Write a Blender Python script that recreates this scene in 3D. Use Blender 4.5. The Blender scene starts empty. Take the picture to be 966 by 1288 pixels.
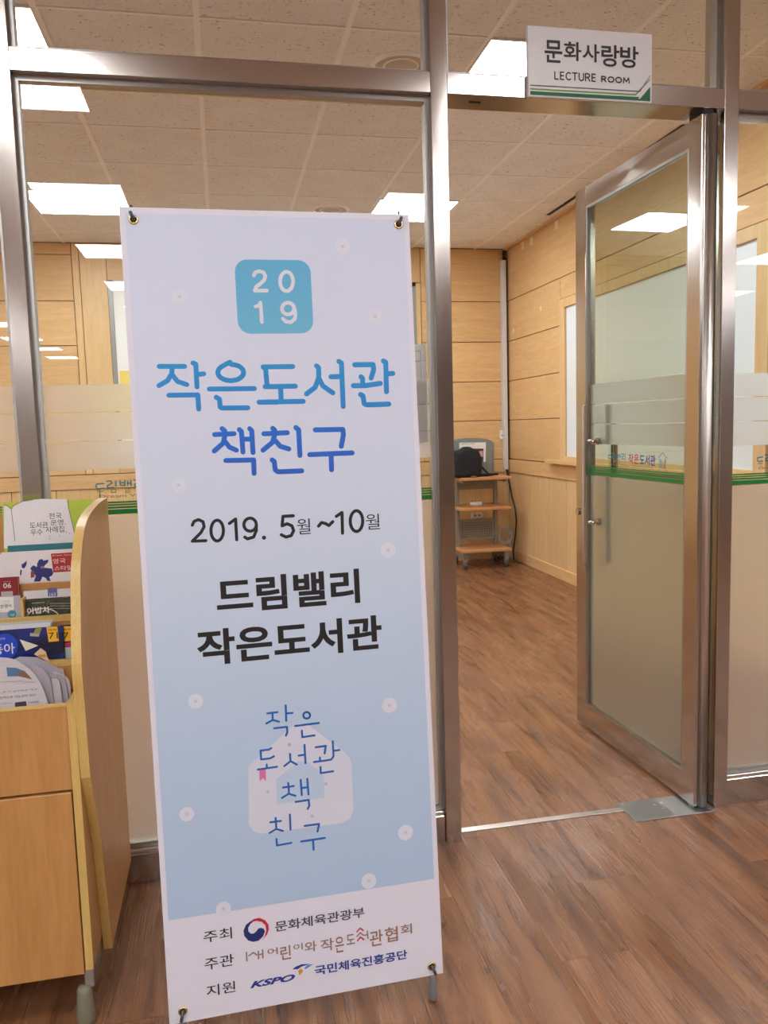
import bpy, bmesh, math, random
from mathutils import Vector, Matrix
random.seed(7)
scene = bpy.context.scene
COL = scene.collection

# ------------------------------------------------------------------ camera
F_PX, PITCH, ROLL, YAW, CAM_H = 1008.37, 0.10659, -0.02882, 0.19652, 1.30
fw = Vector((math.sin(YAW), math.cos(YAW), 0)); rt = Vector((math.cos(YAW), -math.sin(YAW), 0)); up = Vector((0, 0, 1))
f2 = fw*math.cos(PITCH) - up*math.sin(PITCH); u2 = up*math.cos(PITCH) + fw*math.sin(PITCH)
r3 = rt*math.cos(ROLL) + u2*math.sin(ROLL); u3 = u2*math.cos(ROLL) - rt*math.sin(ROLL)
CAM = Vector((0, 0, CAM_H))
cd = bpy.data.cameras.new('camera'); cam = bpy.data.objects.new('camera', cd); COL.objects.link(cam)
cd.sensor_fit = 'HORIZONTAL'; cd.sensor_width = 36.0; cd.lens = F_PX/966*36.0; cd.clip_start = 0.02
cam.matrix_world = Matrix(((r3.x, u3.x, -f2.x, 0), (r3.y, u3.y, -f2.y, 0), (r3.z, u3.z, -f2.z, CAM_H), (0, 0, 0, 1)))
scene.camera = cam
# ------------------------------------------------------------------ world, exposure
w = bpy.data.worlds.new('world'); scene.world = w; w.use_nodes = True
w.node_tree.nodes['Background'].inputs[0].default_value = (1, 0.97, 0.93, 1)
w.node_tree.nodes['Background'].inputs[1].default_value = 0.15
scene.view_settings.view_transform = 'Standard'; scene.view_settings.look = 'None'
scene.view_settings.exposure = 0.0; scene.cycles.diffuse_bounces = 8; scene.view_settings.gamma = 1.0; scene.view_settings.use_curve_mapping = False
PANEL_ROOM, PANEL_HALL = 30.0, 19.5        # radiance of the ceiling light panels

# ------------------------------------------------------------------ main dimensions (metres)
D = 2.296; DB = 2.405; GY = 2.341          # partition: front, back, glass
XW, YB, ZC = 2.694, 7.316, 2.909           # right wall, back wall, ceiling
XL = -4.3                                  # left room wall
M0, M1 = 0.6265, 0.6751                    # middle mullion
R0, R1 = 1.5516, 1.5996                    # right mullion
L0, L1 = -0.5309, -0.483                   # left mullion
T0, T1 = 2.232, 2.289                      # transom
HX0, HX1, HY0 = -6.0, 9.0, -15.5           # hall

# ------------------------------------------------------------------ helpers
def S(r, g, b):
    f = lambda c: (c/255/12.92) if c/255 <= 0.04045 else ((c/255+0.055)/1.055)**2.4
    return (f(r), f(g), f(b), 1)
MATS = {}
def mat(name, col, rough=0.5, metal=0.0, spec=0.5, **k):
    if name in MATS: return MATS[name]
    m = bpy.data.materials.new(name); m.use_nodes = True
    b = m.node_tree.nodes['Principled BSDF']
    b.inputs['Base Color'].default_value = col; b.inputs['Roughness'].default_value = rough
    b.inputs['Metallic'].default_value = metal; b.inputs['Specular IOR Level'].default_value = spec
    MATS[name] = m; return m
def N(m, t, **props):
    n = m.node_tree.nodes.new(t)
    for k, v in props.items(): setattr(n, k, v)
    return n
def lk(m, a, b): m.node_tree.links.new(a, b)
def coords(m, scale, rnd=0.0, rot=(0, 0, 0)):
    tc = N(m, 'ShaderNodeTexCoord'); mp = N(m, 'ShaderNodeMapping'); mp.inputs['Scale'].default_value = scale; mp.inputs['Rotation'].default_value = rot
    if rnd:
        oi = N(m, 'ShaderNodeObjectInfo'); mu = N(m, 'ShaderNodeMath', operation='MULTIPLY'); mu.inputs[1].default_value = rnd
        lk(m, oi.outputs['Random'], mu.inputs[0])
        ad = N(m, 'ShaderNodeVectorMath', operation='ADD'); lk(m, tc.outputs['Object'], ad.inputs[0]); lk(m, mu.outputs[0], ad.inputs[1])
        lk(m, ad.outputs[0], mp.inputs[0])
    else: lk(m, tc.outputs['Object'], mp.inputs[0])
    return mp.outputs[0]
def noise(m, vec, scale, detail=4, rough=0.55, dist=0.0):
    n = N(m, 'ShaderNodeTexNoise'); n.inputs['Scale'].default_value = scale; n.inputs['Detail'].default_value = detail
    n.inputs['Roughness'].default_value = rough; n.inputs['Distortion'].default_value = dist; lk(m, vec, n.inputs['Vector']); return n.outputs['Fac']
def ramp(m, fac, stops):
    r = N(m, 'ShaderNodeValToRGB'); e = r.color_ramp.elements
    while len(e) < len(stops): e.new(0.5)
    for x, (p, c) in zip(e, stops): x.position = p; x.color = c
    lk(m, fac, r.inputs[0]); return r.outputs[0]
def mixc(m, a, b, fac, mode='MIX'):
    n = N(m, 'ShaderNodeMix', data_type='RGBA', blend_type=mode)
    for s, v in ((n.inputs[0], fac), (n.inputs[6], a), (n.inputs[7], b)):
        if hasattr(v, 'is_linked'): lk(m, v, s)
        else: s.default_value = v
    return n.outputs[2]
def bump(m, h, strength, dist=0.001):
    b = N(m, 'ShaderNodeBump'); b.inputs['Strength'].default_value = strength; b.inputs['Distance'].default_value = dist
    lk(m, h, b.inputs['Height']); lk(m, b.outputs[0], m.node_tree.nodes['Principled BSDF'].inputs['Normal'])
def bsdf(m): return m.node_tree.nodes['Principled BSDF']

def wood(name, c1, c2, scale, rough=0.45, rnd=0.0, tint=0.06):
    if name in MATS: return MATS[name]
    m = mat(name, c1, rough)
    v = coords(m, scale, rnd)
    a = noise(m, v, 3.0, 6, 0.6, 0.6); b = noise(m, v, 14.0, 3)
    c = ramp(m, a, [(0.3, c1), (0.7, c2)])
    c = mixc(m, c, ramp(m, b, [(0.35, (0.86, 0.84, 0.8, 1)), (0.65, (1, 1, 1, 1))]), 0.7, 'MULTIPLY')
    if rnd:
        oi = N(m, 'ShaderNodeObjectInfo'); t = ramp(m, oi.outputs['Random'], [(0, (1-tint, 1-tint, 1-tint, 1)), (1, (1+tint, 1+tint, 1+tint, 1))])
        c = mixc(m, c, t, 1.0, 'MULTIPLY')
    lk(m, c, bsdf(m).inputs['Base Color']); return m

def m_floor():
    m = mat('floor_vinyl', S(150, 105, 75), 0.34)
    v = coords(m, (9, 0.9, 1), 37.0); vb = coords(m, (2.2, 1.1, 1), 21.0); vk = coords(m, (16, 4.5, 1), 11.0)
    a = noise(m, v, 2.2, 7, 0.62, 0.8); b = noise(m, vb, 1.6, 3); k = noise(m, vk, 2.0, 2, 0.5, 0.4)
    c = ramp(m, a, [(0.28, S(88, 54, 34)), (0.48, S(140, 95, 63)), (0.72, S(166, 121, 84))])
    c = mixc(m, c, ramp(m, b, [(0.35, (0.80, 0.77, 0.74, 1)), (0.65, (1.06, 1.04, 1.02, 1))]), 1.0, 'MULTIPLY')
    c = mixc(m, c, ramp(m, k, [(0.66, (1, 1, 1, 1)), (0.76, (0.40, 0.32, 0.28, 1))]), 0.85, 'MULTIPLY')
    oi = N(m, 'ShaderNodeObjectInfo'); t = ramp(m, oi.outputs['Random'], [(0, (0.93, 0.92, 0.91, 1)), (1, (1.05, 1.04, 1.03, 1))])
    c = mixc(m, c, t, 1.0, 'MULTIPLY'); lk(m, c, bsdf(m).inputs['Base Color'])
    vg = coords(m, (330, 5, 1)); g = noise(m, vg, 1.0, 3, 0.6); bump(m, g, 1.0, 0.0030); bsdf(m).inputs['Specular IOR Level'].default_value = 0.75
    vr = coords(m, (6, 0.8, 1), 5.0); rr = noise(m, vr, 2.0, 3)
    mr = N(m, 'ShaderNodeMapRange'); mr.inputs[1].default_value = 0.35; mr.inputs[2].default_value = 0.65; mr.inputs[3].default_value = 0.17; mr.inputs[4].default_value = 0.36
    lk(m, rr, mr.inputs[0]); lk(m, mr.outputs[0], bsdf(m).inputs['Roughness'])
    return m
def m_steel(name, col, base_r, vertical=True):
    m = mat(name, col, base_r, 1.0); b = bsdf(m); b.inputs['Anisotropic'].default_value = 0.85; b.inputs['Anisotropic Rotation'].default_value = 0.25
    tg = N(m, 'ShaderNodeTangent', direction_type='RADIAL', axis='Z' if vertical else 'X'); lk(m, tg.outputs[0], b.inputs['Tangent'])
    v = coords(m, (900, 900, 2) if vertical else (2, 900, 900)); n = noise(m, v, 1.0, 2)
    mr = N(m, 'ShaderNodeMapRange'); mr.inputs[1].default_value = 0.3; mr.inputs[2].default_value = 0.7; mr.inputs[3].default_value = base_r-0.025; mr.inputs[4].default_value = base_r+0.025
    lk(m, n, mr.inputs[0]); lk(m, mr.outputs[0], b.inputs['Roughness']); return m
def m_tile():
    m = mat('ceiling_tile', S(234, 232, 228), 0.9, 0, 0.2)
    v = coords(m, (60, 110, 60), 9.0); a = noise(m, v, 1.0, 2, 0.5, 1.0)
    v2 = coords(m, (5, 5, 5)); b = noise(m, v2, 1.0, 3)
    c = ramp(m, a, [(0.30, S(150, 136, 120)), (0.36, S(242, 242, 241))])
    c = mixc(m, c, ramp(m, b, [(0.3, (0.93, 0.93, 0.93, 1)), (0.7, (1, 1, 1, 1))]), 1.0, 'MULTIPLY')
    lk(m, c, bsdf(m).inputs['Base Color']); return m
def m_glass(name, tint):
    m = bpy.data.materials.new(name); m.use_nodes = True; nt = m.node_tree; nt.nodes.remove(bsdf(m)); out = nt.nodes['Material Output']
    tr = N(m, 'ShaderNodeBsdfTransparent'); tr.inputs[0].default_value = tint
    gl = N(m, 'ShaderNodeBsdfGlossy'); gl.inputs['Roughness'].default_value = 0.0; gl.inputs[0].default_value = (1, 1, 1, 1)
    fr = N(m, 'ShaderNodeFresnel'); fr.inputs[0].default_value = 1.5
    # a reflection of air-to-glass from either side of the sheet: inside faces use the same low reflectance
    ge = N(m, 'ShaderNodeNewGeometry'); mu = N(m, 'ShaderNodeMath', operation='SUBTRACT'); mu.inputs[0].default_value = 1.0; lk(m, ge.outputs['Backfacing'], mu.inputs[1])
    m2 = N(m, 'ShaderNodeMath', operation='MULTIPLY'); lk(m, fr.outputs[0], m2.inputs[0]); lk(m, mu.outputs[0], m2.inputs[1])
    m3 = N(m, 'ShaderNodeMath', operation='MULTIPLY'); lk(m, m2.outputs[0], m3.inputs[0]); m3.inputs[1].default_value = 1.8; m3.use_clamp = True
    mx = N(m, 'ShaderNodeMixShader'); lk(m, m3.outputs[0], mx.inputs[0]); lk(m, tr.outputs[0], mx.inputs[1]); lk(m, gl.outputs[0], mx.inputs[2]); lk(m, mx.outputs[0], out.inputs[0])
    MATS[name] = m; return m
def m_film(name, col, kd, kt):
    m = bpy.data.materials.new(name); m.use_nodes = True; nt = m.node_tree; nt.nodes.remove(bsdf(m)); out = nt.nodes['Material Output']
    df = N(m, 'ShaderNodeBsdfDiffuse'); df.inputs[0].default_value = col
    tl = N(m, 'ShaderNodeBsdfTranslucent'); tl.inputs[0].default_value = col
    rf = N(m, 'ShaderNodeBsdfRefraction'); rf.inputs[0].default_value = col; rf.inputs['Roughness'].default_value = 0.55; rf.inputs['IOR'].default_value = 1.2
    a = N(m, 'ShaderNodeMixShader'); a.inputs[0].default_value = kt/(kd+kt); lk(m, df.outputs[0], a.inputs[1]); lk(m, tl.outputs[0], a.inputs[2])
    b = N(m, 'ShaderNodeMixShader'); b.inputs[0].default_value = 1-kd-kt; lk(m, a.outputs[0], b.inputs[1]); lk(m, rf.outputs[0], b.inputs[2])
    lk(m, b.outputs[0], out.inputs[0]); MATS[name] = m; return m
def m_emit(name, col, s):
    m = mat(name, (0.9, 0.9, 0.9, 1), 0.6); b = bsdf(m); b.inputs['Emission Color'].default_value = col; b.inputs['Emission Strength'].default_value = s; return m

WOOD_H = wood('maple_panel', S(226, 188, 136), S(212, 171, 116), (0.9, 0.9, 9), 0.42, 13.0, 0.05)
WOOD_V = wood('maple_board', S(228, 196, 146), S(215, 178, 124), (9, 9, 0.8), 0.42, 13.0, 0.05)
WOOD_DARK = mat('groove_wood', S(120, 78, 44), 0.7)
FLOOR = m_floor(); FLOOR_BASE = mat('floor_joint', S(96, 62, 42), 0.6)
STEEL = m_steel('brushed_steel', (0.55, 0.515, 0.48, 1), 0.13); STEEL_H = m_steel('brushed_steel_rail', (0.55, 0.515, 0.48, 1), 0.14, False)
STEEL_D = m_steel('dull_steel', (0.40, 0.40, 0.39, 1), 0.36)
ALU = mat('aluminium_strip', (0.72, 0.71, 0.68, 1), 0.35, 1.0)
TILE = m_tile(); BARW = mat('ceiling_bar_white', S(252, 252, 250), 0.6)
GLASS = m_glass('clear_glass', (0.97, 0.98, 0.97, 1)); GLASS_D = m_glass('door_glass', (0.76, 0.81, 0.735, 1))
FILM = m_film('frosted_film', (0.90, 0.885, 0.855, 1), 0.13, 0.20)
GREEN = mat('green_film', S(18, 128, 62), 0.4)
RUBBER = mat('black_rubber', S(26, 24, 23), 0.6)
WHITE = mat('white_plastic', S(232, 230, 226), 0.45)
GREYP = mat('grey_plastic', S(120, 124, 126), 0.45)
BLACK = mat('black_print', S(28, 26, 28), 0.6)
WALLP = mat('hall_paint', S(238, 232, 222), 0.8)

# ------------------------------------------------------------------ object builders
def link(o, parent=None):
    COL.objects.link(o)
    if parent is not None:
        o.parent = parent
    return o
def wl(o):
    v = Vector(o.location)
    while o.parent: o = o.parent; v += o.location
    return v
def tag(o, label=None, cat=None, group=None, kind=None):
    for k, v in (('label', label), ('category', cat), ('group', group), ('kind', kind)):
        if v: o[k] = v
    return o
def empty(name, loc, label=None, cat=None, group=None, kind=None):
    o = bpy.data.objects.new(name, None); o.empty_display_size = 0.05; link(o); o.location = loc
    return tag(o, label, cat, group, kind)
def mesh(name, verts, faces, m, parent=None, smooth=False, origin=None):
    """verts are world coordinates; a child keeps its parent's origin, a top-level thing gets its own base point"""
    if parent is not None: off = wl(parent)
    elif origin is not None: off = Vector(origin)
    else:
        xs = [v[0] for v in verts]; ys = [v[1] for v in verts]; zs = [v[2] for v in verts]
        off = Vector(((min(xs)+max(xs))/2, (min(ys)+max(ys))/2, min(zs)))
    me = bpy.data.meshes.new(name)
    me.from_pydata([tuple(Vector(v)-off) for v in verts], [], faces); me.update()
    if smooth: me.polygons.foreach_set('use_smooth', [True]*len(me.polygons))
    me.materials.append(m)
    o = bpy.data.objects.new(name, me); link(o, parent)
    if parent is None: o.location = off
    return o
IDF = lambda s, t, z: (s, t, z)
BF = [(0, 3, 2, 1), (4, 5, 6, 7), (0, 1, 5, 4), (1, 2, 6, 5), (2, 3, 7, 6), (3, 0, 4, 7)]
def boxv(a, b, F=IDF):
    (x0, y0, z0), (x1, y1, z1) = a, b
    return [F(*p) for p in ((x0, y0, z0), (x1, y0, z0), (x1, y1, z0), (x0, y1, z0), (x0, y0, z1), (x1, y0, z1), (x1, y1, z1), (x0, y1, z1))]
def box(name, a, b, m, parent=None, F=IDF, bev=0.0, origin=None):
    o = mesh(name, boxv(a, b, F), BF, m, parent, origin=origin)
    bm = bmesh.new(); bm.from_mesh(o.data)
    bmesh.ops.recalc_face_normals(bm, faces=bm.faces)
    if bev:
        bmesh.ops.bevel(bm, geom=list(bm.edges), offset=bev, segments=2 if bev > 0.004 else 1, profile=0.5, affect='EDGES')
    bm.to_mesh(o.data); bm.free(); return o
def join_boxes(name, boxes, m, parent=None, F=IDF, origin=None):
    V, Fc = [], []
    for a, b in boxes:
        n = len(V); V += boxv(a, b, F); Fc += [tuple(i+n for i in f) for f in BF]
    return mesh(name, V, Fc, m, parent, origin=origin)
def prism(name, poly, ext, m, parent=None, smooth=False, origin=None, bev=0.0):
    """poly: world points of one planar outline, ext: world vector of the extrusion"""
    bm = bmesh.new(); a = [bm.verts.new(p) for p in poly]; e = Vector(ext); b = [bm.verts.new(Vector(p)+e) for p in poly]
    n = len(poly); fs = [bm.faces.new(a), bm.faces.new(list(reversed(b)))]
    for i in range(n): bm.faces.new((a[i], b[i], b[(i+1) % n], a[(i+1) % n]))
    bmesh.ops.recalc_face_normals(bm, faces=bm.faces)
    if bev: bmesh.ops.bevel(bm, geom=list(bm.edges), offset=bev, segments=2, profile=0.5, affect='EDGES')
    bmesh.ops.triangulate(bm, faces=[f for f in bm.faces if len(f.verts) > 4])
    V = [v.co.copy() for v in bm.verts]; bm.verts.index_update(); Fc = [tuple(v.index for v in f.verts) for f in bm.faces]; bm.free()
    return mesh(name, V, Fc, m, parent, smooth, origin)
def tube(name, pts, r, m, parent=None, n=10, origin=None, smooth=True):
    pts = [Vector(p) for p in pts]; rs = r if isinstance(r, (list, tuple)) else [r]*len(pts)
    V, Fc = [], []; ref = None
    for i, p in enumerate(pts):
        d = (pts[min(i+1, len(pts)-1)]-pts[max(i-1, 0)]).normalized()
        if ref is None: ref = Vector((0, 0, 1)) if abs(d.z) < 0.9 else Vector((1, 0, 0))
        x = ref - d*ref.dot(d); x.normalize(); y = d.cross(x); ref = x
        for k in range(n):
            a = 2*math.pi*k/n; V.append(p + (x*math.cos(a)+y*math.sin(a))*rs[i])
    for i in range(len(pts)-1):
        for k in range(n): Fc.append((i*n+k, i*n+(k+1) % n, (i+1)*n+(k+1) % n, (i+1)*n+k))
    Fc.append(tuple(reversed(range(n)))); Fc.append(tuple((len(pts)-1)*n+k for k in range(n)))
    return mesh(name, V, Fc, m, parent, smooth, origin)
def ring(name, c, axis, R, r, m, parent=None, n=20, k=8):
    c = Vector(c); ax = Vector(axis).normalized(); x = ax.orthogonal().normalized(); y = ax.cross(x); V, Fc = [], []
    for i in range(n):
        a = 2*math.pi*i/n; d = x*math.cos(a)+y*math.sin(a)
        for j in range(k):
            b = 2*math.pi*j/k; V.append(c+d*(R+r*math.cos(b))+ax*r*math.sin(b))
    for i in range(n):
        for j in range(k): Fc.append((i*k+j, ((i+1) % n)*k+j, ((i+1) % n)*k+(j+1) % k, i*k+(j+1) % k))
    return mesh(name, V, Fc, m, parent, True)
def disc(name, c, axis, r, h, m, parent=None, n=24, origin=None, r2=None):
    c = Vector(c); ax = Vector(axis).normalized()
    return tube(name, [c, c+ax*h], [r, r if r2 is None else r2], m, parent, n, origin, smooth=False)

# photo pixel -> ray -> point on a known plane
def ray(x, y): return r3*((x-483)/F_PX) - u3*((y-644)/F_PX) + f2
def hit(x, y, axis, val):
    d = ray(x, y); return CAM + d*((val-CAM[axis])/d[axis])
class Plane:
    def __init__(s, O, U, V):
        s.O = Vector(O); s.U = Vector(U).normalized(); s.V = Vector(V).normalized(); s.N = s.U.cross(s.V)
    def px(s, x, y):
        d = ray(x, y); t = (s.O-CAM).dot(s.N)/d.dot(s.N); q = CAM+d*t-s.O; return q.dot(s.U), q.dot(s.V)
    def pt(s, u, v, n=0.0): return s.O+s.U*u+s.V*v+s.N*n
# flat print on a plane -------------------------------------------------
TXT = {}
def glyphs(body, bold, shear):
    k = (body, bold, shear)
    if k in TXT: return TXT[k]
    c = bpy.data.curves.new('txt', 'FONT'); c.body = body; c.offset = bold; c.shear = shear; c.resolution_u = 4; c.fill_mode = 'FRONT'
    o = bpy.data.objects.new('txt', c); COL.objects.link(o)
    dg = bpy.context.evaluated_depsgraph_get(); me = bpy.data.meshes.new_from_object(o.evaluated_get(dg))
    V = [(v.co.x, v.co.y) for v in me.vertices]; Fc = [tuple(p.vertices) for p in me.polygons]
    bpy.data.objects.remove(o); bpy.data.curves.remove(c); bpy.data.meshes.remove(me)
    if not V: V = [(0, 0), (1, 0), (1, 1), (0, 1)]; Fc = [(0, 1, 2, 3)]
    xs = [v[0] for v in V]; ys = [v[1] for v in V]; a, b, c0, d = min(xs), max(xs), min(ys), max(ys)
    V = [((x-a)/(b-a), (y-c0)/max(d-c0, 1e-6)) for x, y in V]
    TXT[k] = (V, Fc); return TXT[k]
class Print:
    """collects flat shapes of one colour on one plane into one mesh"""
    def __init__(s, pl, n=0.0006): s.pl, s.n, s.V, s.F, s.parts, s.lay = pl, n, [], [], [], 0
    def cut(s):
        if s.V: s.parts.append((s.V, s.F)); s.V, s.F = [], []
        return s
    def poly_uv(s, uv):
        k = len(s.V); s.lay = (s.lay+1) % 14; s.V += [s.pl.pt(u, v, s.n+s.lay*2e-5) for u, v in uv]; s.F.append(tuple(range(k, k+len(uv)))); return s
    def poly(s, px): return s.poly_uv([s.pl.px(*p) for p in px])
    def rect_uv(s, u0, v0, u1, v1): return s.poly_uv([(u0, v0), (u1, v0), (u1, v1), (u0, v1)])
    def circle_uv(s, u, v, r, n=16): return s.poly_uv([(u+r*math.cos(6.28318*i/n), v+r*math.sin(6.28318*i/n)) for i in range(n)])
    def circle(s, x, y, rpx, n=18):
        u, v = s.pl.px(x, y); u2_, v2_ = s.pl.px(x+rpx, y); return s.circle_uv(u, v, math.hypot(u2_-u, v2_-v), n)
    def text_uv(s, body, u0, v0, u1, v1, bold=0.0, shear=0.0):
        s.cut(); V, Fc = glyphs(body, bold, shear); k = len(s.V)
        s.V += [s.pl.pt(u0+(u1-u0)*x, v0+(v1-v0)*y, s.n) for x, y in V]; s.F += [tuple(i+k for i in f) for f in Fc]; return s.cut()
    def text(s, body, bl, tr, bold=0.0, shear=0.0):
        (a, b), (c, d) = s.pl.px(*bl), s.pl.px(*tr); return s.text_uv(body, a, b, c, d, bold, shear)
    def stroke_uv(s, uv, wd, cap=True):
        for (a, b), (c, d) in zip(uv, uv[1:]):
            l = math.hypot(c-a, d-b) or 1e-9; nx, ny = -(d-b)/l*wd/2, (c-a)/l*wd/2
            s.poly_uv([(a+nx, b+ny), (a-nx, b-ny), (c-nx, d-ny), (c+nx, d+ny)])
        for q in (uv if cap else uv[1:-1]): s.circle_uv(q[0], q[1], wd/2, 10)
        return s
    def stroke(s, px, wpx, cap=True):
        uv = [s.pl.px(*p) for p in px]; a = s.pl.px(px[0][0], px[0][1]); b = s.pl.px(px[0][0]+10, px[0][1])
        return s.stroke_uv(uv, wpx*math.hypot(b[0]-a[0], b[1]-a[1])/10, cap)
    def done(s, name, m, parent):
        s.cut()
        for V, Fc in s.parts: o = mesh(name, V, Fc, m, parent)
        return o
def crop(x0, y0, k): return lambda *p: [(x0+p[i]*k, y0+p[i+1]*k) for i in range(0, len(p), 2)]
def arc(cx, cy, rx, ry, a0, a1, n=14):
    return [v for i in range(n+1) for v in (cx+rx*math.cos(math.radians(a0+(a1-a0)*i/n)), cy-ry*math.sin(math.radians(a0+(a1-a0)*i/n)))]

# ================================================================== the setting
# ---- floor
floor = box('floor', (HX0, HY0, -0.12), (HX1, YB+0.2, -0.0025), FLOOR_BASE, origin=(0, 0, -0.12))
tag(floor, 'brown wood-look vinyl plank floor running through hall and room', 'floor', kind='structure')
PWD, PLN = 0.178, 0.92
i0 = math.floor((-1.5-0.744)/PWD); i1 = math.ceil((XW-0.744)/PWD)
for i in range(i0, i1):
    x0 = 0.744+i*PWD; x1 = min(x0+PWD, XW)
    if x1-x0 < 0.02: continue
    y = 1.70+((i*0.3) % PLN)-3*PLN
    while y < YB:
        ya, yb = max(y, -0.6), min(y+PLN, YB)
        if yb-ya > 0.03 and not (x1 < 0.3 and ya > 2.5):
            box('floor_plank', (x0+0.0004, ya+0.0004, -0.003), (x1-0.0004, yb-0.0004, 0.0), FLOOR, floor, bev=0)
        y += PLN
# the rest of the floor, out of sight of the camera and only reflected
join_boxes('floor_remainder', [((HX0, HY0, -0.003), (-1.51, YB, -0.001)), ((XW, HY0, -0.003), (HX1, D, -0.001)), ((-1.51, HY0, -0.003), (XW, -0.61, -0.001)), ((-1.51, 2.5, -0.003), (0.12, YB, -0.001))], FLOOR, floor)

# ---- ceiling
CPL = mat('ceiling_plain', S(232, 226, 216), 0.9)
ceil = join_boxes('ceiling', [((HX0, HY0, ZC+0.012), (HX1, YB+0.2, ZC+0.12))], mat('ceiling_backing', S(58, 50, 42), 0.9), origin=(0, 0, ZC))
join_boxes('ceiling_remainder', [((HX0, HY0, ZC), (HX1, DB, ZC+0.011)), ((HX0, DB, ZC), (-2.416, YB, ZC+0.011))], CPL, ceil)
tag(ceil, 'suspended ceiling of beige speckled square tiles with pale bars', 'ceiling', kind='structure')
GX, GYY, GS = -0.015, 5.79, 0.6
lit = {}
for lx in (-6, -2, 2):                       # light cells: columns every four tiles
    for ly in (-4, 0): lit[(lx, ly)] = 1
for i in range(-4, 5):
    for j in range(-6, 3):
        if (i, j) in lit: continue
        x0, x1 = GX+i*GS, min(GX+(i+1)*GS, XW); y0, y1 = GYY+j*GS, min(GYY+(j+1)*GS, YB)
        if x0 < -2.43 or x1-x0 < 0.03 or y1-y0 < 0.03: continue
        box('ceiling_tile', (x0+0.006, y0+0.007, ZC), (x1-0.006, y1-0.010, ZC+0.0115), TILE, ceil)
        if i > -5: box('ceiling_bar', (x0+0.012, y0-0.0055, ZC-0.003), (x1-0.012, y0+0.0075, ZC+0.004), BARW, ceil)
for i in range(-4, 6):
    x = GX+i*GS
    if x < XW: box('ceiling_bar', (x-0.012, DB, ZC-0.003), (x+0.012, YB, ZC+0.005), BARW, ceil)
box('ceiling_slot', (2.578, 4.2, ZC-0.004), (2.606, 6.10, ZC+0.002), RUBBER, ceil)
join_boxes('ceiling_edge', [((2.66, DB, ZC-0.02), (XW, YB, ZC+0.012))], WOOD_H, ceil)

# ---- walls of the lecture room
wb = box('wall_back', (XL-0.2, YB+0.02, 0), (XW+0.2, YB+0.16, ZC+0.1), WOOD_DARK, origin=(0, YB, 0))
tag(wb, 'wood-panelled far wall of the lecture room with horizontal grooves', 'wall', kind='structure')
GR = [2.909, 2.43, 2.058, 1.69, 1.324, 0.957]
G = 0.003
def wall_boards(parent, fx, segs, zs):
    for a, b in segs:
        for z1, z0 in zip(zs, zs[1:]):
            A, B = fx(a+G, z0+G, b-G, z1-G); box('panel', A, B, WOOD_H, parent, bev=0.0015)
WX0, WX1, WZ0, WZ1 = -0.885, 1.812, 1.02, 2.60       # far window
fb = lambda a, z0, b, z1: ((a, YB, z0), (b, YB+0.019, z1))
wall_boards(wb, fb, [(XL, -2.72), (-2.72, -1.165)], [2.909, 2.81, 2.43, 2.058, 1.69, 1.324, 0.957])
wall_boards(wb, fb, [(1.86, XW)], GR)
box('panel', (-1.162, YB, 0.96), (-1.108, YB+0.019, ZC), WOOD_V, wb, bev=0.0015)
box('panel', (-1.102, YB, 0.96), (WX0-0.004, YB+0.019, ZC), WOOD_V, wb, bev=0.0015)
box('panel', (WX0, YB, WZ1+0.003), (1.857, YB+0.019, ZC), WOOD_H, wb, bev=0.0015)
box('panel', (WX1+0.002, YB, 0.96), (1.857, YB+0.019, WZ1-0.003), WOOD_V, wb, bev=0.0015)
box('panel', (WX0, YB, 0.96), (WX1, YB+0.019, WZ0-0.003), WOOD_H, wb, bev=0.0015)
x = XL
while x < XW-0.02:
    x1 = min(x+0.36, XW); box('wainscot_board', (x+G, YB, 0.09), (x1-G, YB+0.019, 0.828), WOOD_V, wb, bev=0.0015); x = x1
wr = box('wall_right', (XW+0.02, D, 0), (XW+0.16, YB+0.2, ZC+0.1), WOOD_DARK, origin=(XW, 5, 0))
tag(wr, 'wood-panelled right wall of the lecture room seen behind the open door', 'wall', kind='structure')
fr_ = lambda a, z0, b, z1: ((XW, a, z0), (XW+0.019, b, z1))
BY0, BY1, BZ0, BZ1 = 3.686, 6.0, 1.018, 2.185          # white window on right wall
wall_boards(wr, fr_, [(DB, YB)], [2.909, 2.43])
wall_boards(wr, fr_, [(DB, BY0-0.11), (BY1+0.105, YB)], [2.43, 2.058, 1.69, 1.324, 0.957])
wall_boards(wr, fr_, [(BY0-0.11, BY1+0.105)], [2.43, BZ1+0.075])
y = DB
while y < YB-0.02:
    y1 = min(y+0.36, YB); box('wainscot_board', (XW, y+G, 0.09), (XW+0.019, y1-G, 0.828), WOOD_V, wr, bev=0.0015); y = y1
for n, a, b, lab in (('trim_1', (XW-0.012, DB, 0.832), (XW+0.02, YB, 0.952), 'wood chair rail along the right wall above vertical boards'),
                     ('trim_2', (XL, YB-0.012, 0.832), (XW-0.013, YB+0.02, 0.952), 'wood chair rail along the far wall behind the cart'),
                     ('baseboard_right', (XW-0.012, DB, 0), (XW+0.02, YB, 0.092), 'pale wood baseboard along the right wall'),
                     ('baseboard_back', (XL, YB-0.012, 0), (XW-0.013, YB+0.02, 0.092), 'pale wood baseboard along the far wall behind the cart')):
    tag(box(n, a, b, WOOD_H, bev=0.002), lab, 'trim', kind='structure')
tag(box('wall_left', (XL-0.16, D, 0), (XL, YB+0.2, ZC+0.1), WALLP), 'pale painted left wall of the lecture room outside the view', 'wall', kind='structure')
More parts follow.
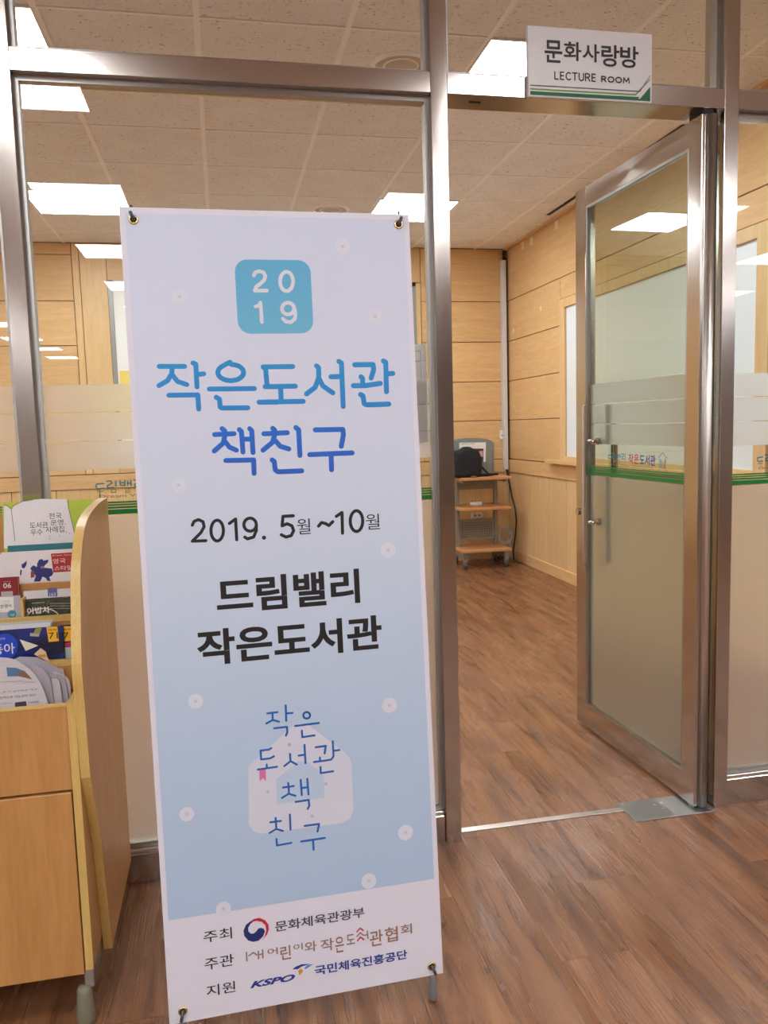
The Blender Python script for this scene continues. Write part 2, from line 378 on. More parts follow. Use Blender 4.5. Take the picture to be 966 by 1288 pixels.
# window on the far wall (behind the banner)
w1 = empty('window_1', ((WX0+WX1)/2, YB, WZ0), 'far window with white blind, mostly hidden behind the banner', 'window', kind='structure')
for a, b in (((WX0, YB-0.01, WZ0), (WX0+0.035, YB+0.02, WZ1)), ((WX1-0.035, YB-0.01, WZ0), (WX1, YB+0.02, WZ1)), ((WX0, YB-0.01, WZ1-0.035), (WX1, YB+0.02, WZ1)), ((WX0, YB-0.01, WZ0), (WX1, YB+0.02, WZ0+0.035))):
    box('window_frame', a, b, mat('grey_frame', S(150, 150, 146), 0.4, 0.3), w1)
box('blind', (WX0+0.036, YB+0.004, WZ0+0.036), (WX1-0.036, YB+0.012, WZ1-0.036), mat('white_blind', S(238, 240, 236), 0.7), w1)
box('yellow_sheet', (WX0+0.05, YB+0.001, 1.35), (WX0+0.5, YB+0.0035, 1.84), mat('yellow_paper', S(236, 212, 110), 0.7), w1)
# window on the right wall
w2 = empty('window_2', (XW, (BY0+BY1)/2, BZ0), 'large white frosted window with maple casing on the right wall', 'window', kind='structure')
box('pane', (XW+0.004, BY0, BZ0), (XW+0.012, BY1, BZ1), mat('frosted_white_pane', S(226, 234, 238), 0.3), w2)
for a, b in (((XW-0.014, BY1, BZ0-0.06), (XW+0.02, BY1+0.10, BZ1+0.07)), ((XW-0.014, BY0-0.10, BZ0-0.06), (XW+0.02, BY0, BZ1+0.07)), ((XW-0.014, BY0, BZ1), (XW+0.02, BY1, BZ1+0.07)), ((XW-0.014, BY0, BZ0-0.06), (XW+0.02, BY1, BZ0))):
    box('casing', a, b, WOOD_V, w2, bev=0.002)
box('sill', (XW-0.07, BY0-0.2, BZ0-0.062), (XW-0.013, BY1+0.29, BZ0-0.03), WOOD_H, w2, bev=0.003)

# ---- hall behind the camera (seen in reflections)
for n, a, b, lab in (('wall_hall_far', (HX0, HY0-0.15, 0), (HX1, HY0, ZC+0.1), 'beige far end wall of the hall behind the viewpoint'),
                     ('wall_hall_left', (HX0-0.15, HY0, 0), (HX0, D, ZC+0.1), 'beige left wall of the hall outside the view'),
                     ('wall_hall_right', (HX1, HY0, 0), (HX1+0.15, D, ZC+0.1), 'beige right wall of the hall outside the view'),
                     ('wall_front_right', (XW+0.02, D, 0), (HX1, DB, ZC+0.1), 'beige wall continuing right of the glass partition'),
                     ('wall_front_left', (HX0, D, 0), (-2.6, DB, ZC+0.1), 'beige wall continuing left of the glass partition')):
    tag(box(n, a, b, WALLP), lab, 'wall', kind='structure')

# ---- glass partition
wg = empty('wall_glass', (0.5, D, 0), 'steel-framed glass partition with frosted bands between hall and lecture room', 'partition', kind='structure')
for a, b in ((L0, L1), (M0, M1), (R0, R1), (-2.60, -2.552), (XW-0.03, XW+0.02)):
    box('mullion', (a, D, 0.0), (b, DB, ZC), STEEL, wg, bev=0.0012)
spans = [(-2.552, L0), (L1, M0), (M1, R0), (R1, XW-0.03)]
PW = lambda s, t, z: (s, GY+t, z)
for k, (a, b) in enumerate(spans):
    tr = box('transom', (a, D+0.001, T0), (b, DB-0.001, T1), STEEL_H, wg, bev=0.0012)
    box('head_rail', (a, D+0.001, ZC-0.05), (b, DB-0.001, ZC), STEEL_H, wg)
    def pane(z0, z1, name='glass_pane'):
        p = box(name, (a+0.004, -0.005, z0), (b-0.004, 0.005, z1), GLASS, wg, PW)
        join_boxes('glazing_bead', [((a, -0.017, z0-0.006), (a+0.012, 0.017, z1+0.006)), ((b-0.012, -0.017, z0-0.006), (b, 0.017, z1+0.006)),
                                    ((a+0.012, -0.017, z0-0.006), (b-0.012, 0.017, z0+0.008)), ((a+0.012, -0.017, z1-0.008), (b-0.012, 0.017, z1+0.006))], STEEL_D, p, PW)
        return p
    pane(T1+0.006, ZC-0.056)
    if k != 2:
        p = pane(0.106, T0-0.006)
        for z0, z1 in ((1.3625, 1.4365), (1.2835, 1.3595), (1.2035, 1.2805), (0.115, 1.074)):
            mesh('film_band', [PW(a+0.013, -0.0055, z0), PW(b-0.013, -0.0055, z0), PW(b-0.013, -0.0055, z1), PW(a+0.013, -0.0055, z1)], [(0, 1, 2, 3)], FILM, p)
        join_boxes('green_stripe', [((a+0.013, -0.0058, z0), (b-0.013, -0.0053, z1)) for z0, z1 in ((1.1075, 1.1125), (1.1005, 1.1055), (1.0925, 1.0985), (1.0765, 1.0905))], GREEN, p, PW)
        box('kick_plate', (a, D+0.010, 0.0), (b, DB-0.010, 0.088), STEEL_H, wg, bev=0.002)
        box('bottom_rail', (a, D+0.016, 0.088), (b, DB-0.016, 0.099), ALU, wg, bev=0.002)

# logo on the glass: lettering in teal, red and navy with a small house
TEAL, OLIVE, RED, NAVY, GREYT = mat('teal_print', S(24, 128, 150), 0.5), mat('olive_print', S(140, 150, 70), 0.5), mat('red_print', S(190, 40, 48), 0.5), mat('navy_print', S(40, 60, 140), 0.5), mat('grey_print', S(120, 104, 88), 0.5)
def logo(pl, u, parent):
    v0, v1 = 1.139, 1.172
    q = Print(pl)   # first word, hand-lettered
    def st(P, pts, wd=0.0038): P.stroke_uv([(u+a, 1.134+b) for a, b in pts], wd)
    st(q, [(0.022, 0.030), (0.003, 0.029), (0.001, 0.021), (0.006, 0.015), (0.022, 0.017)])
    st(q, [(0.030, 0.036), (0.042, 0.036), (0.044, 0.030), (0.032, 0.024), (0.032, 0.017), (0.048, 0.018)])
    st(q, [(0.054, 0.034), (0.054, 0.021)])
    st(q, [(0.066, 0.036), (0.066, 0.024), (0.078, 0.022), (0.079, 0.036)]); st(q, [(0.067, 0.030), (0.079, 0.030)])
    st(q, [(0.086, 0.034), (0.086, 0.022)]); st(q, [(0.086, 0.028), (0.094, 0.028)]); st(q, [(0.095, 0.035), (0.095, 0.021)])
    st(q, [(0.104, 0.036), (0.117, 0.036), (0.118, 0.029), (0.105, 0.025), (0.105, 0.017), (0.120, 0.018)]); st(q, [(0.127, 0.038), (0.127, 0.012)])
    q.done('lettering', TEAL, parent)
    q = Print(pl); st(q, [(0.004, 0.008), (0.021, 0.009)], 0.003); st(q, [(0.041, 0.012), (0.041, 0.004), (0.053, 0.004), (0.053, 0.012), (0.041, 0.012)], 0.003)
    st(q, [(0.078, 0.013), (0.089, 0.013), (0.089, 0.008), (0.079, 0.007), (0.079, 0.002), (0.092, 0.003)], 0.003); q.done('lettering', OLIVE, parent)
    q = Print(pl).text_uv('작', u+0.150, v0-0.004, u+0.185, v1, 0.02).text_uv('은', u+0.189, v0-0.003, u+0.222, v1, 0.02); q.done('lettering', RED, parent)
    Print(pl).text_uv('도서관', u+0.227, v0-0.006, u+0.330, v1, 0.02).done('lettering', NAVY, parent)
    Print(pl).text_uv('Dream Valley   Small Library', u+0.008, v0-0.018, u+0.318, v0-0.0065).done('lettering', GREYT, parent)
    h = u+0.345
    q = Print(pl); q.stroke_uv([(h, v1-0.008), (h+0.010, v1-0.004), (h+0.028, v1+0.010), (h+0.046, v1-0.004), (h+0.056, v1-0.008)], 0.0018)
    q.stroke_uv([(h+0.008, v1-0.006), (h+0.008, v0-0.018), (h+0.002, v0-0.019)], 0.0016); q.stroke_uv([(h+0.048, v1-0.006), (h+0.048, v0-0.018), (h+0.054, v0-0.019)], 0.0016); q.done('house_outline', NAVY, parent)
    q = Print(pl).rect_uv(h+0.014, v0-0.012, h+0.020, v1-0.014).rect_uv(h+0.024, v0-0.012, h+0.027, v1-0.022).rect_uv(h+0.030, v0-0.012, h+0.033, v1-0.02); q.done('book_mark', TEAL, parent)
    Print(pl).poly_uv([(h+0.036, v0-0.014), (h+0.041, v0-0.014), (h+0.046, v1-0.012), (h+0.041, v1-0.012)]).done('book_mark', RED, parent)
glassP = Plane((0, GY-0.0053, 0), (1, 0, 0), (0, 0, 1))
panes = [o for o in wg.children if o.name.startswith('glass_pane')]
lowp = [o for o in panes if any(c.name.startswith('film_band') for c in o.children)]
logo(glassP, -0.349, lowp[1]); logo(glassP, 1.715, lowp[2])

# ---- the open door
LEN = 0.832; ang = math.atan2(3.13-2.300, 1.449-1.478); dc, ds = math.cos(ang), math.sin(ang)
DF = lambda s, t, z: (1.478+dc*s+ds*t, 2.300+ds*s-dc*t, z)        # s along the leaf, t>0 away from the hall face
door = empty('door_1', (1.478, 2.300, 0), 'open steel-framed glass door with frosted lower pane and bar handle', 'door', kind='structure')
DT = 0.044; ZT = 2.216
box('stile', (0, 0, 0.012), (0.068, DT, ZT), STEEL, door, DF, bev=0.0015); box('stile', (0.748, 0, 0.012), (LEN, DT, ZT), STEEL, door, DF, bev=0.0015)
box('rail', (0.068, 0.001, 0.014), (0.748, DT-0.001, 0.108), STEEL_H, door, DF); box('rail', (0.068, 0.001, 2.14), (0.748, DT-0.001, ZT-0.002), STEEL_H, door, DF)
dp = box('glass_pane', (0.066, 0.017, 0.106), (0.750, 0.027, 2.142), GLASS_D, door, DF)
join_boxes('glazing_bead', [((0.068, 0.003, 0.108), (0.078, 0.017, 2.14)), ((0.738, 0.003, 0.108), (0.748, 0.017, 2.14)), ((0.078, 0.003, 0.108), (0.738, 0.017, 0.118)), ((0.078, 0.003, 2.130), (0.738, 0.017, 2.14))], STEEL_D, dp, DF)
for z0, z1 in ((1.3635, 1.4415), (1.2845, 1.3605), (1.2045, 1.2815), (0.119, 1.078)):
    mesh('film_band', [DF(0.0785, 0.0163, z0), DF(0.0785, 0.0163, z1), DF(0.7375, 0.0163, z1), DF(0.7375, 0.0163, z0)], [(0, 1, 2, 3)], FILM, dp)
join_boxes('green_stripe', [((0.0785, 0.0160, z0), (0.7375, 0.0165, z1)) for z0, z1 in ((1.1115, 1.1165), (1.1045, 1.1095), (1.0965, 1.1025), (1.0805, 1.0945))], GREEN, dp, DF)
dO = Vector(DF(0.595, 0.0163, 0)); dlp = Plane(dO, -Vector((dc, ds, 0)), (0, 0, 1)); logo(dlp, 0.0, dp)
for sgn, t0 in ((-1, 0.016), (1, 0.028)):
    t = t0+sgn*0.060
    h = box('handle', (0.662, t-0.011, 0.722), (0.690, t+0.011, 1.362), STEEL, door, DF, bev=0.008)
    for z in (1.216, 0.891):
        tube('standoff', [DF(0.676, t, z), DF(0.676, t0+sgn*0.006, z), DF(0.676, t0, z)], [0.0075, 0.0075, 0.0075], STEEL, h)
        disc('rosette', DF(0.676, t0, z), Vector(DF(0, sgn, 0))-Vector(DF(0, 0, 0)), 0.014, 0.008, STEEL, h)
disc('lock_cylinder', DF(0.795, 0, 0.924), Vector(DF(0, -1, 0))-Vector(DF(0, 0, 0)), 0.014, 0.016, STEEL, door)
tube('edge_post', [DF(-0.004, 0.030, 0.014), DF(-0.004, 0.030, ZT-0.004)], 0.014, ALU, door, 12)
box('edge_gasket', (-0.003, 0.0440, 0.02), (0.012, 0.052, ZT-0.01), RUBBER, door, DF)
box('top_pivot', (0.0, 0.006, ZT), (0.075, 0.038, T0-0.001), RUBBER, door, DF)
tag(box('door_stop', (R0-0.010, 2.352, 0.006), (R0-0.0005, 2.372, T0-0.001), RUBBER), 'black rubber stop strip on the jamb beside the door hinge', 'seal')
plate = empty('floor_hinge_plate', (1.4, 2.34, 0), 'grey steel floor-hinge cover plate under the door pivot', 'plate')
box('cover', (1.256, 2.272, 0.0), (1.545, 2.404, 0.004), mat('zinc_plate', (0.36, 0.38, 0.39, 1), 0.42, 0.9), plate, bev=0.001)
for x, y in ((1.385, 2.33), (1.40, 2.365), (1.37, 2.36), (1.53, 2.29), (1.27, 2.39)): disc('screw', (x, y, 0.004), (0, 0, 1), 0.005, 0.0012, ALU, plate, 10)
disc('pivot', (1.49, 2.325, 0.004), (0, 0, 1), 0.013, 0.007, STEEL_D, plate, 14)
tag(box('trim_3', (M1+0.003, 2.349, 0.0), (1.2555, 2.374, 0.004), ALU, bev=0.001), 'thin aluminium threshold strip across the doorway floor', 'threshold', kind='structure')
for x0 in (0.755,): tag(box('magnet_slot', (x0, 2.345, T0-0.002), (x0+0.035, 2.351, T0-0.0002), RUBBER), 'small black slot under the door head near the middle post', 'slot')

# ---- ceiling lights
def light(x0, y0, m, label, group):
    t = empty('ceiling_light', (x0+0.3, y0+0.3, ZC), label, 'light', group)
    z0 = ZC-0.004
    for a, b in (((x0, y0), (x0+0.6, y0+0.014)), ((x0, y0+0.586), (x0+0.6, y0+0.6)), ((x0, y0+0.014), (x0+0.014, y0+0.586)), ((x0+0.586, y0+0.014), (x0+0.6, y0+0.586))):
        box('frame', (a[0], a[1], z0), (b[0], b[1], ZC+0.010), WHITE, t)
    box('diffuser', (x0+0.014, y0+0.014, ZC-0.0005), (x0+0.586, y0+0.586, ZC+0.010), m, t)
EM_R = m_emit('panel_light_room', (0.91, 0.965, 1.0, 1), PANEL_ROOM); EM_H = m_emit('panel_light_hall', (0.98, 0.98, 1.0, 1), PANEL_HALL)
RL = {(-2, -4): 'near ceiling light panel seen through the top left glass, left of the banner', (2, -4): 'bright ceiling light panel behind the lecture room sign',
      (-2, 0): 'far ceiling light panel just left of the banner\'s top', (2, 0): 'far ceiling light panel at the banner\'s top right corner'}
for k in lit:
    light(GX+k[0]*GS, GYY+k[1]*GS, EM_R, RL.get(k, 'square ceiling light panel in the lecture room left of the view'), 'ceiling lights of the lecture room')
hl = [(-1.15, yc) for yc in (4.13, 5.92, 7.65, 9.38, 11.1, 12.9)] + [(-3.45, yc) for yc in (4.13, 5.92, 7.65, 9.38, 11.1, 12.6, 14.4, 16.1, 17.9)] + [(1.2, yc) for yc in (4.13, 5.92, 7.65, 9.38, 11.1, 12.9)] + [(3.5, yc) for yc in (4.13, 6.0, 7.9)] + [(5.4, 7.57), (5.4, 4.13), (6.3, 9.78)]
for x0, yv in hl:
    light(x0, 2*GY-yv-0.3, EM_H, 'square light panel in the hall ceiling, showing only as a reflection in glass', 'ceiling lights of the hall')
def speaker(x, y, r, label):
    t = empty('ceiling_speaker', (x, y, ZC), label, 'speaker', 'round ceiling speakers')
    ring('rim', (x, y, ZC-0.004), (0, 0, 1), r-0.012, 0.012, BARW, t, 32); disc('grille', (x, y, ZC-0.006), (0, 0, 1), r-0.018, 0.005, mat('speaker_grille', S(196, 186, 170), 0.7), t, 32)
    ring('inner_ring', (x, y, ZC-0.007), (0, 0, 1), r*0.55, 0.004, BARW, t, 28)
speaker(0.875, 6.09, 0.14, 'round ceiling speaker just above the top of the banner'); speaker(0.87, 3.69, 0.14, 'round ceiling speaker in the top glass left of the middle post')
# ================================================================== door sign
sg = empty('room_sign', (1.116, D, 2.242), 'white LECTURE ROOM sign board with green stripes on the door head', 'sign')
SP = Plane((0, D-0.016, 0), (1, 0, 0), (0, 0, 1))
sx0, sz0 = SP.px(664.5, 121); sx1, sz1 = SP.px(820.5, 43)
box('board', (sx0, D-0.0155, sz0), (sx1, D-0.0005, sz1), mat('sign_white', S(228, 231, 236), 0.35), sg, bev=0.001)
c7 = crop(650, 20, 0.1967)
q = Print(SP); bl, tr_ = c7(178, 298, 778, 198); 
for ch, a in (('문', (178, 296, 290, 160)), ('화', (300, 284, 412, 170)), ('사', (420, 292, 528, 184)), ('랑', (540, 322, 656, 190)), ('방', (660, 330, 778, 198))):
    (p0, p1) = c7(*a); q.text(ch, p0, p1, 0.018)
q.done('lettering', mat('sign_black', S(32, 32, 34), 0.5), sg)
AR = lambda cx, cy, rx, ry, a0, a1, n=10: [(cx+rx*math.cos(math.radians(a0+(a1-a0)*i/n)), cy+ry*math.sin(math.radians(a0+(a1-a0)*i/n))) for i in range(n+1)]
ABC = {'L': [[(0, 1), (0, 0), (0.9, 0)]], 'E': [[(0.9, 1), (0, 1), (0, 0), (0.9, 0)], [(0, 0.52), (0.8, 0.52)]], 'C': [AR(0.6, 0.5, 0.6, 0.5, 50, 310)], 'T': [[(0, 1), (1, 1)], [(0.5, 1), (0.5, 0)]],
       'U': [[(0, 1)]+AR(0.5, 0.35, 0.5, 0.35, 180, 360)+[(1, 1)]], 'R': [[(0, 0), (0, 1), (0.5, 1)]+AR(0.5, 0.75, 0.38, 0.25, 90, -90, 6)+[(0, 0.5)], [(0.45, 0.5), (0.95, 0)]], 'O': [AR(0.5, 0.5, 0.5, 0.5, 0, 360, 18)], 'M': [[(0, 0), (0.1, 1), (0.5, 0.25), (0.9, 1), (1, 0)]]}
q = Print(SP)
def word(t_, bl, tr_, gap=0.42):
    (a, b), (c, d) = SP.px(*bl), SP.px(*tr_); wts = [1.25 if ch in 'OM' else 0.95 if ch in 'CUTR' else 0.75 for ch in t_]; k_ = (c-a)/(sum(wts)+gap*(len(t_)-1)); u = a
    for ch, w_ in zip(t_, wts):
        for L in ABC[ch]: q.stroke_uv([(u+x*w_*k_, b+y*(d-b)) for x, y in L], 0.0036)
        q.cut(); u += (w_+gap)*k_
p0, p1 = c7(243, 404, 503, 374); word('LECTURE', p0, p1); p0, p1 = c7(543, 420, 718, 398); word('ROOM', p0, p1); q.done('lettering', MATS['sign_black'], sg)
SW, SH = sx1-sx0, sz1-sz0
def su(a, b): return (sx0+a*SW, sz0+b*SH)
def stripe(lo, hi, cname, cc, k0=0.855, kx=0.0):
    Print(SP).poly_uv([su(0.015, lo), su(k0+kx, lo), su(0.985, lo+0.24-kx), su(0.985, hi+0.24-kx), su(k0+kx-0.004, hi), su(0.015, hi)]).done('stripe', mat(cname, cc, 0.5), sg)
stripe(0.150, 0.165, 'sign_grey', S(96, 92, 92), 0.90, 0.0); stripe(0.095, 0.117, 'sign_lime', S(112, 168, 74), 0.865, 0.0)
Print(SP, 0.0005).poly_uv([su(0.015, 0.022), su(0.985, 0.022), su(0.985, 0.26), su(0.93, 0.12), su(0.905, 0.075), su(0.015, 0.075)]).done('stripe', mat('sign_green', S(22, 104, 66), 0.5), sg)
Print(SP, 0.0007).poly_uv([su(0.885, 0.05), su(0.900, 0.05), su(0.985, 0.235), su(0.985, 0.275)]).done('stripe', MATS['sign_white'], sg)
# ================================================================== standing banner
ba, bb, bc = 0.026, -0.062, -0.005
MB = Matrix.Rotation(ba, 3, 'Z') @ Matrix.Rotation(bb, 3, 'X') @ Matrix.Rotation(bc, 3, 'Y')
BO = Vector((0.127, 1.686, 0.908)); BP = Plane(BO, MB @ Vector((1, 0, 0)), MB @ Vector((0, 0, 1)))
BW, BH = 0.300, 0.8465
ban = empty('banner_stand', (0.13, 1.70, 0), 'tall pale blue 2019 library banner on a standing frame', 'banner')
BWHITE = mat('banner_white', S(224, 226, 240), 0.55)
pts = [BP.pt(u, v, 0) for u, v in ((-BW, -BH), (BW, -BH), (BW, BH), (-BW, BH))]
sheet = prism('banner_sheet', pts, -BP.N*0.0012, BWHITE, ban)
def grad(name, stops, z0, z1, rough=0.55):
    m = mat(name, stops[0][1], rough); tc = N(m, 'ShaderNodeTexCoord'); sp = N(m, 'ShaderNodeSeparateXYZ'); lk(m, tc.outputs['Object'], sp.inputs[0])
    mr = N(m, 'ShaderNodeMapRange'); mr.inputs[1].default_value = z0; mr.inputs[2].default_value = z1; lk(m, sp.outputs[2], mr.inputs[0])
    lk(m, ramp(m, mr.outputs[0], stops), bsdf(m).inputs['Base Color']); return m
FIELD = grad('banner_field', [(0.0, S(176, 203, 232)), (0.25, S(184, 208, 234)), (0.6, S(208, 221, 240)), (0.8, S(214, 222, 242)), (1.0, S(210, 220, 242))], 0.26, 1.75)
vL = BP.px(211, 1158)[1]; vR = BP.px(553, 1104)[1]
Print(BP, 0.0004).poly_uv([(-BW+0.011, vL), (BW-0.011, vR), (BW-0.011, BH-0.012), (-BW+0.011, BH-0.012)]).done('printed_field', FIELD, sheet)
# faint dots
DOT = mat('banner_dot', S(219, 225, 240), 0.55); DOTC = mat('banner_dot_centre', S(205, 205, 226), 0.55)
q, q2 = Print(BP, 0.0006), Print(BP, 0.0008)
for x, y in ((226, 373), (431, 310), (472, 398), (225, 610), (488, 692), (246, 882), (490, 887), (235, 1024), (510, 1047), (464, 1108), (281, 1143)): q.circle(x, y, 9.5).cut(); q2.circle(x, y, 2.2).cut()
q.done('dot', DOT, sheet); q2.done('dot_centre', DOTC, sheet)
# 2019 badge: rounded square and four digits
c1 = crop(285, 315, 0.12422)
SKY = grad('badge_blue', [(0.0, S(112, 188, 222)), (1.0, S(96, 178, 220))], 1.45, 1.66)
ub0, vb0 = BP.px(*c1(110, 845)[0]); ub1, vb1 = BP.px(*c1(845, 100)[0]); ub0 = (ub0+BP.px(*c1(85, 92)[0])[0])/2; r_ = 0.026
poly = []
for cx, cy, a0 in ((ub1-r_, vb1-r_, 0), (ub0+r_, vb1-r_, 90), (ub0+r_, vb0+r_, 180), (ub1-r_, vb0+r_, 270)):
    poly += [(cx+r_*math.cos(math.radians(a0+i*15)), cy+r_*math.sin(math.radians(a0+i*15))) for i in range(7)]
Print(BP, 0.0006).poly_uv(poly).done('badge', SKY, sheet)
q = Print(BP, 0.0009); wd = 4.6
q.stroke(c1(275, 255, 292, 222, 330, 212, 372, 222, 392, 258, 382, 300, 345, 335, 300, 370, 285, 408, 408, 408), wd).cut()
q.stroke(c1(*arc(607, 315, 66, 98, 90, 450, 22)), wd).cut(); q.stroke(c1(292, 570, 330, 560, 343, 530, 357, 725), wd).cut()
q.stroke(c1(*arc(622, 590, 62, 60, 0, 360, 18)), wd); q.stroke(c1(684, 585, 698, 640, 690, 695, 650, 728, 600, 722, 570, 692), wd)
q.done('lettering', BWHITE, sheet)
# title
TITLE = grad('title_blue', [(0.0, S(34, 96, 205)), (0.45, S(30, 112, 212)), (0.55, S(34, 138, 214)), (1.0, S(40, 150, 214))], 1.20, 1.46)
a_, b_, c_ = crop(190, 445, 0.16563), crop(340, 445, 0.16563), crop(260, 525, 0.19669)
q = Print(BP, 0.0006); wd = 6.3
for f, L in ((a_, [(62, 96, 255, 96), (160, 100, 158, 150, 125, 205, 60, 242), (162, 160, 200, 210, 272, 234), (318, 70, 340, 78, 349, 252), (350, 158, 400, 152), (135, 315, 355, 312), (355, 312, 362, 420),
               tuple(arc(605, 143, 97, 62, 88, 60, 2))+(), (600, 64, 560, 84), tuple(arc(605, 142, 98, 62, 125, 415, 26)), (442, 268, 785, 264), (495, 330, 520, 345, 525, 405, 540, 412, 735, 410), (850, 100, 870, 115, 880, 235, 900, 250, 960, 250), (820, 368, 960, 367)]),
             (b_, [(-50, 100, 170, 97), (-40, 250, 190, 246), (78, 255, 82, 350), (-50, 367, 250, 361), (350, 92, 366, 105, 368, 180, 340, 255, 275, 305), (368, 185, 400, 245, 475, 297), (520, 58, 540, 70, 553, 400), (460, 175, 535, 172),
                   (640, 84, 780, 82), (780, 84, 785, 120, 765, 185), (688, 175, 700, 185, 702, 232), (630, 243, 720, 242, 835, 225), (858, 55, 876, 65, 882, 288), (885, 153, 930, 149), (685, 310, 703, 320, 712, 378, 730, 388, 900, 382)])):
    for s_ in L: q.stroke(f(*s_), wd)
q.cut()
for s_ in [(98, 72, 115, 85, 118, 110), (50, 110, 175, 104), (118, 110, 105, 165, 48, 215), (118, 155, 145, 190, 190, 210), (208, 78, 222, 90, 232, 222), (275, 72, 288, 85, 296, 225), (230, 140, 292, 138), (122, 276, 300, 272), (300, 272, 303, 358),
           (422, 70, 435, 82, 438, 105), (365, 105, 515, 98), (436, 110, 420, 160, 360, 210), (440, 150, 470, 185, 525, 202), (570, 65, 588, 80, 596, 243), (418, 272, 432, 282, 438, 335, 455, 348, 608, 342),
           ]: q.stroke(c_(*s_), 6.3)
q.cut()
for s_ in [(694, 80, 870, 77), (870, 77, 874, 110, 860, 185), (658, 238, 930, 227), (795, 238, 798, 335)]: q.stroke(c_(*s_), 6.3)
q.done('lettering', TITLE, sheet)
# dates
q = Print(BP, 0.0006)
cdg = crop(180, 440, 0.37267); wd = 4.0
for s_ in ((166, 592, 172, 579, 187, 573, 202, 580, 206, 597, 195, 617, 166, 646, 212, 644), arc(250, 610, 21, 35, 90, 450, 24), (291, 586, 312, 571, 316, 641), arc(361, 590, 21, 22, 0, 360, 20), (382, 588, 382, 610, 373, 632, 352, 638, 343, 632),
           (507, 560, 472, 562, 469, 594, 486, 587, 502, 594, 508, 610, 500, 627, 482, 632, 466, 624), (592, 595, 602, 583, 615, 586, 627, 593, 640, 580), (652, 562, 671, 549, 673, 619), arc(720, 578, 21, 35, 90, 450, 24)):
    q.stroke(cdg(*s_), wd).cut()
q.circle(*cdg(408, 634)[0], 2.6).cut()
for s_, bl, tr_, bo in (('월', (374, 672.5), (390, 652), 0.0), ('월', (460.5, 666.5), (477, 646), 0.0)): q.text(s_, bl, tr_, bo)
for s_, bl, tr_ in (('드림밸리', (273.5, 773), (451.2, 715)), ('작은도서관', (249, 838.5), (479, 773))): q.text(s_, bl, tr_, 0.028)
c5 = crop(200, 1080, 0.3934)
for s_, a in (('주최', (143, 270, 232, 218)), ('주관', (147, 357, 238, 303)), ('지원', (153, 442, 243, 390))):
    p0, p1 = c5(*a); q.text(s_, p0, p1, 0.004)
q.done('lettering', BLACK, sheet)
# house emblem behind the hand lettering
HOUSE = mat('house_white', S(213, 219, 235), 0.55)
c4 = crop(200, 860, 0.3727)
Print(BP, 0.0005).poly(c4(302, 300, 300, 285, 312, 268, 420, 170, 445, 148, 478, 134, 505, 140, 520, 150, 628, 232, 645, 252, 650, 275, 656, 425, 645, 455, 618, 470, 345, 506, 318, 498, 303, 475)).done('house_emblem', HOUSE, sheet)
Print(BP, 0.0008).poly(c4(396, 322, 470, 262, 500, 262, 556, 308, 558, 384, 398, 406)).done('house_emblem', mat('house_inner', S(188, 210, 234), 0.55), sheet)
Print(BP, 0.0009).poly(c4(338, 288, 360, 286, 361, 328, 350, 318, 340, 329)).done('bookmark', mat('pink_print', S(222, 120, 178), 0.55), sheet)
q = Print(BP, 0.0009)
for x, y in ((440, 205), (367, 364), (563, 337), (516, 446)): q.circle(*c4(x, y)[0], 2.2).cut()
q.done('dot', mat('dot_grey', S(196, 196, 206), 0.55), sheet)
q = Print(BP, 0.0011); f = crop(310, 880, 0.14493); g = crop(310, 970, 0.14493); wd = 2.5; kst = 0
ENDS = (7, 10, 13, 17, 23, 32, 37, 41)         # strokes after which a syllable is complete
for s_ in [(180, 118, 268, 108), (225, 112, 228, 175, 172, 206), (228, 175, 282, 190), (340, 48, 345, 182), (347, 118, 400, 114), (240, 247, 350, 235), (350, 235, 355, 280, 342, 310), tuple(arc(522, 135, 30, 28, 0, 360)), (422, 227, 628, 201), (480, 268, 484, 324, 590, 309),
           (215, 418, 195, 432, 122, 440, 128, 517, 205, 508, 238, 490), (175, 562, 176, 590), (98, 605, 265, 581), (377, 470, 382, 532, 328, 575), (382, 532, 436, 562), (503, 392, 512, 550), (453, 484, 505, 476), (600, 412, 688, 400), (688, 400, 678, 465), (637, 500, 638, 530), (585, 540, 680, 528, 735, 518, 755, 490, 748, 360), (760, 442, 806, 436), (642, 582, 644, 636, 752, 620)]: 
    q.stroke(f(*s_), wd); kst += 1
    if kst in ENDS: q.cut()
for s_ in [(362, 100, 364, 135), (316, 140, 410, 127), (366, 135, 368, 193, 308, 230), (370, 195, 425, 212), (470, 74, 480, 205), (527, 64, 538, 200), (476, 145, 530, 138), (426, 265, 540, 248), (540, 248, 544, 300, 530, 326), (252, 404, 255, 440), (206, 442, 300, 430), (256, 440, 258, 500, 200, 534), (260, 500, 316, 516), (376, 374, 382, 505), (260, 586, 264, 643, 390, 620), (504, 473, 630, 456), (630, 456, 616, 522), (474, 608, 680, 577), (578, 595, 582, 680)]: 
    q.stroke(g(*s_), wd); kst += 1
    if kst in ENDS: q.cut()
q.done('lettering', mat('hand_blue', S(24, 100, 184), 0.55), sheet)
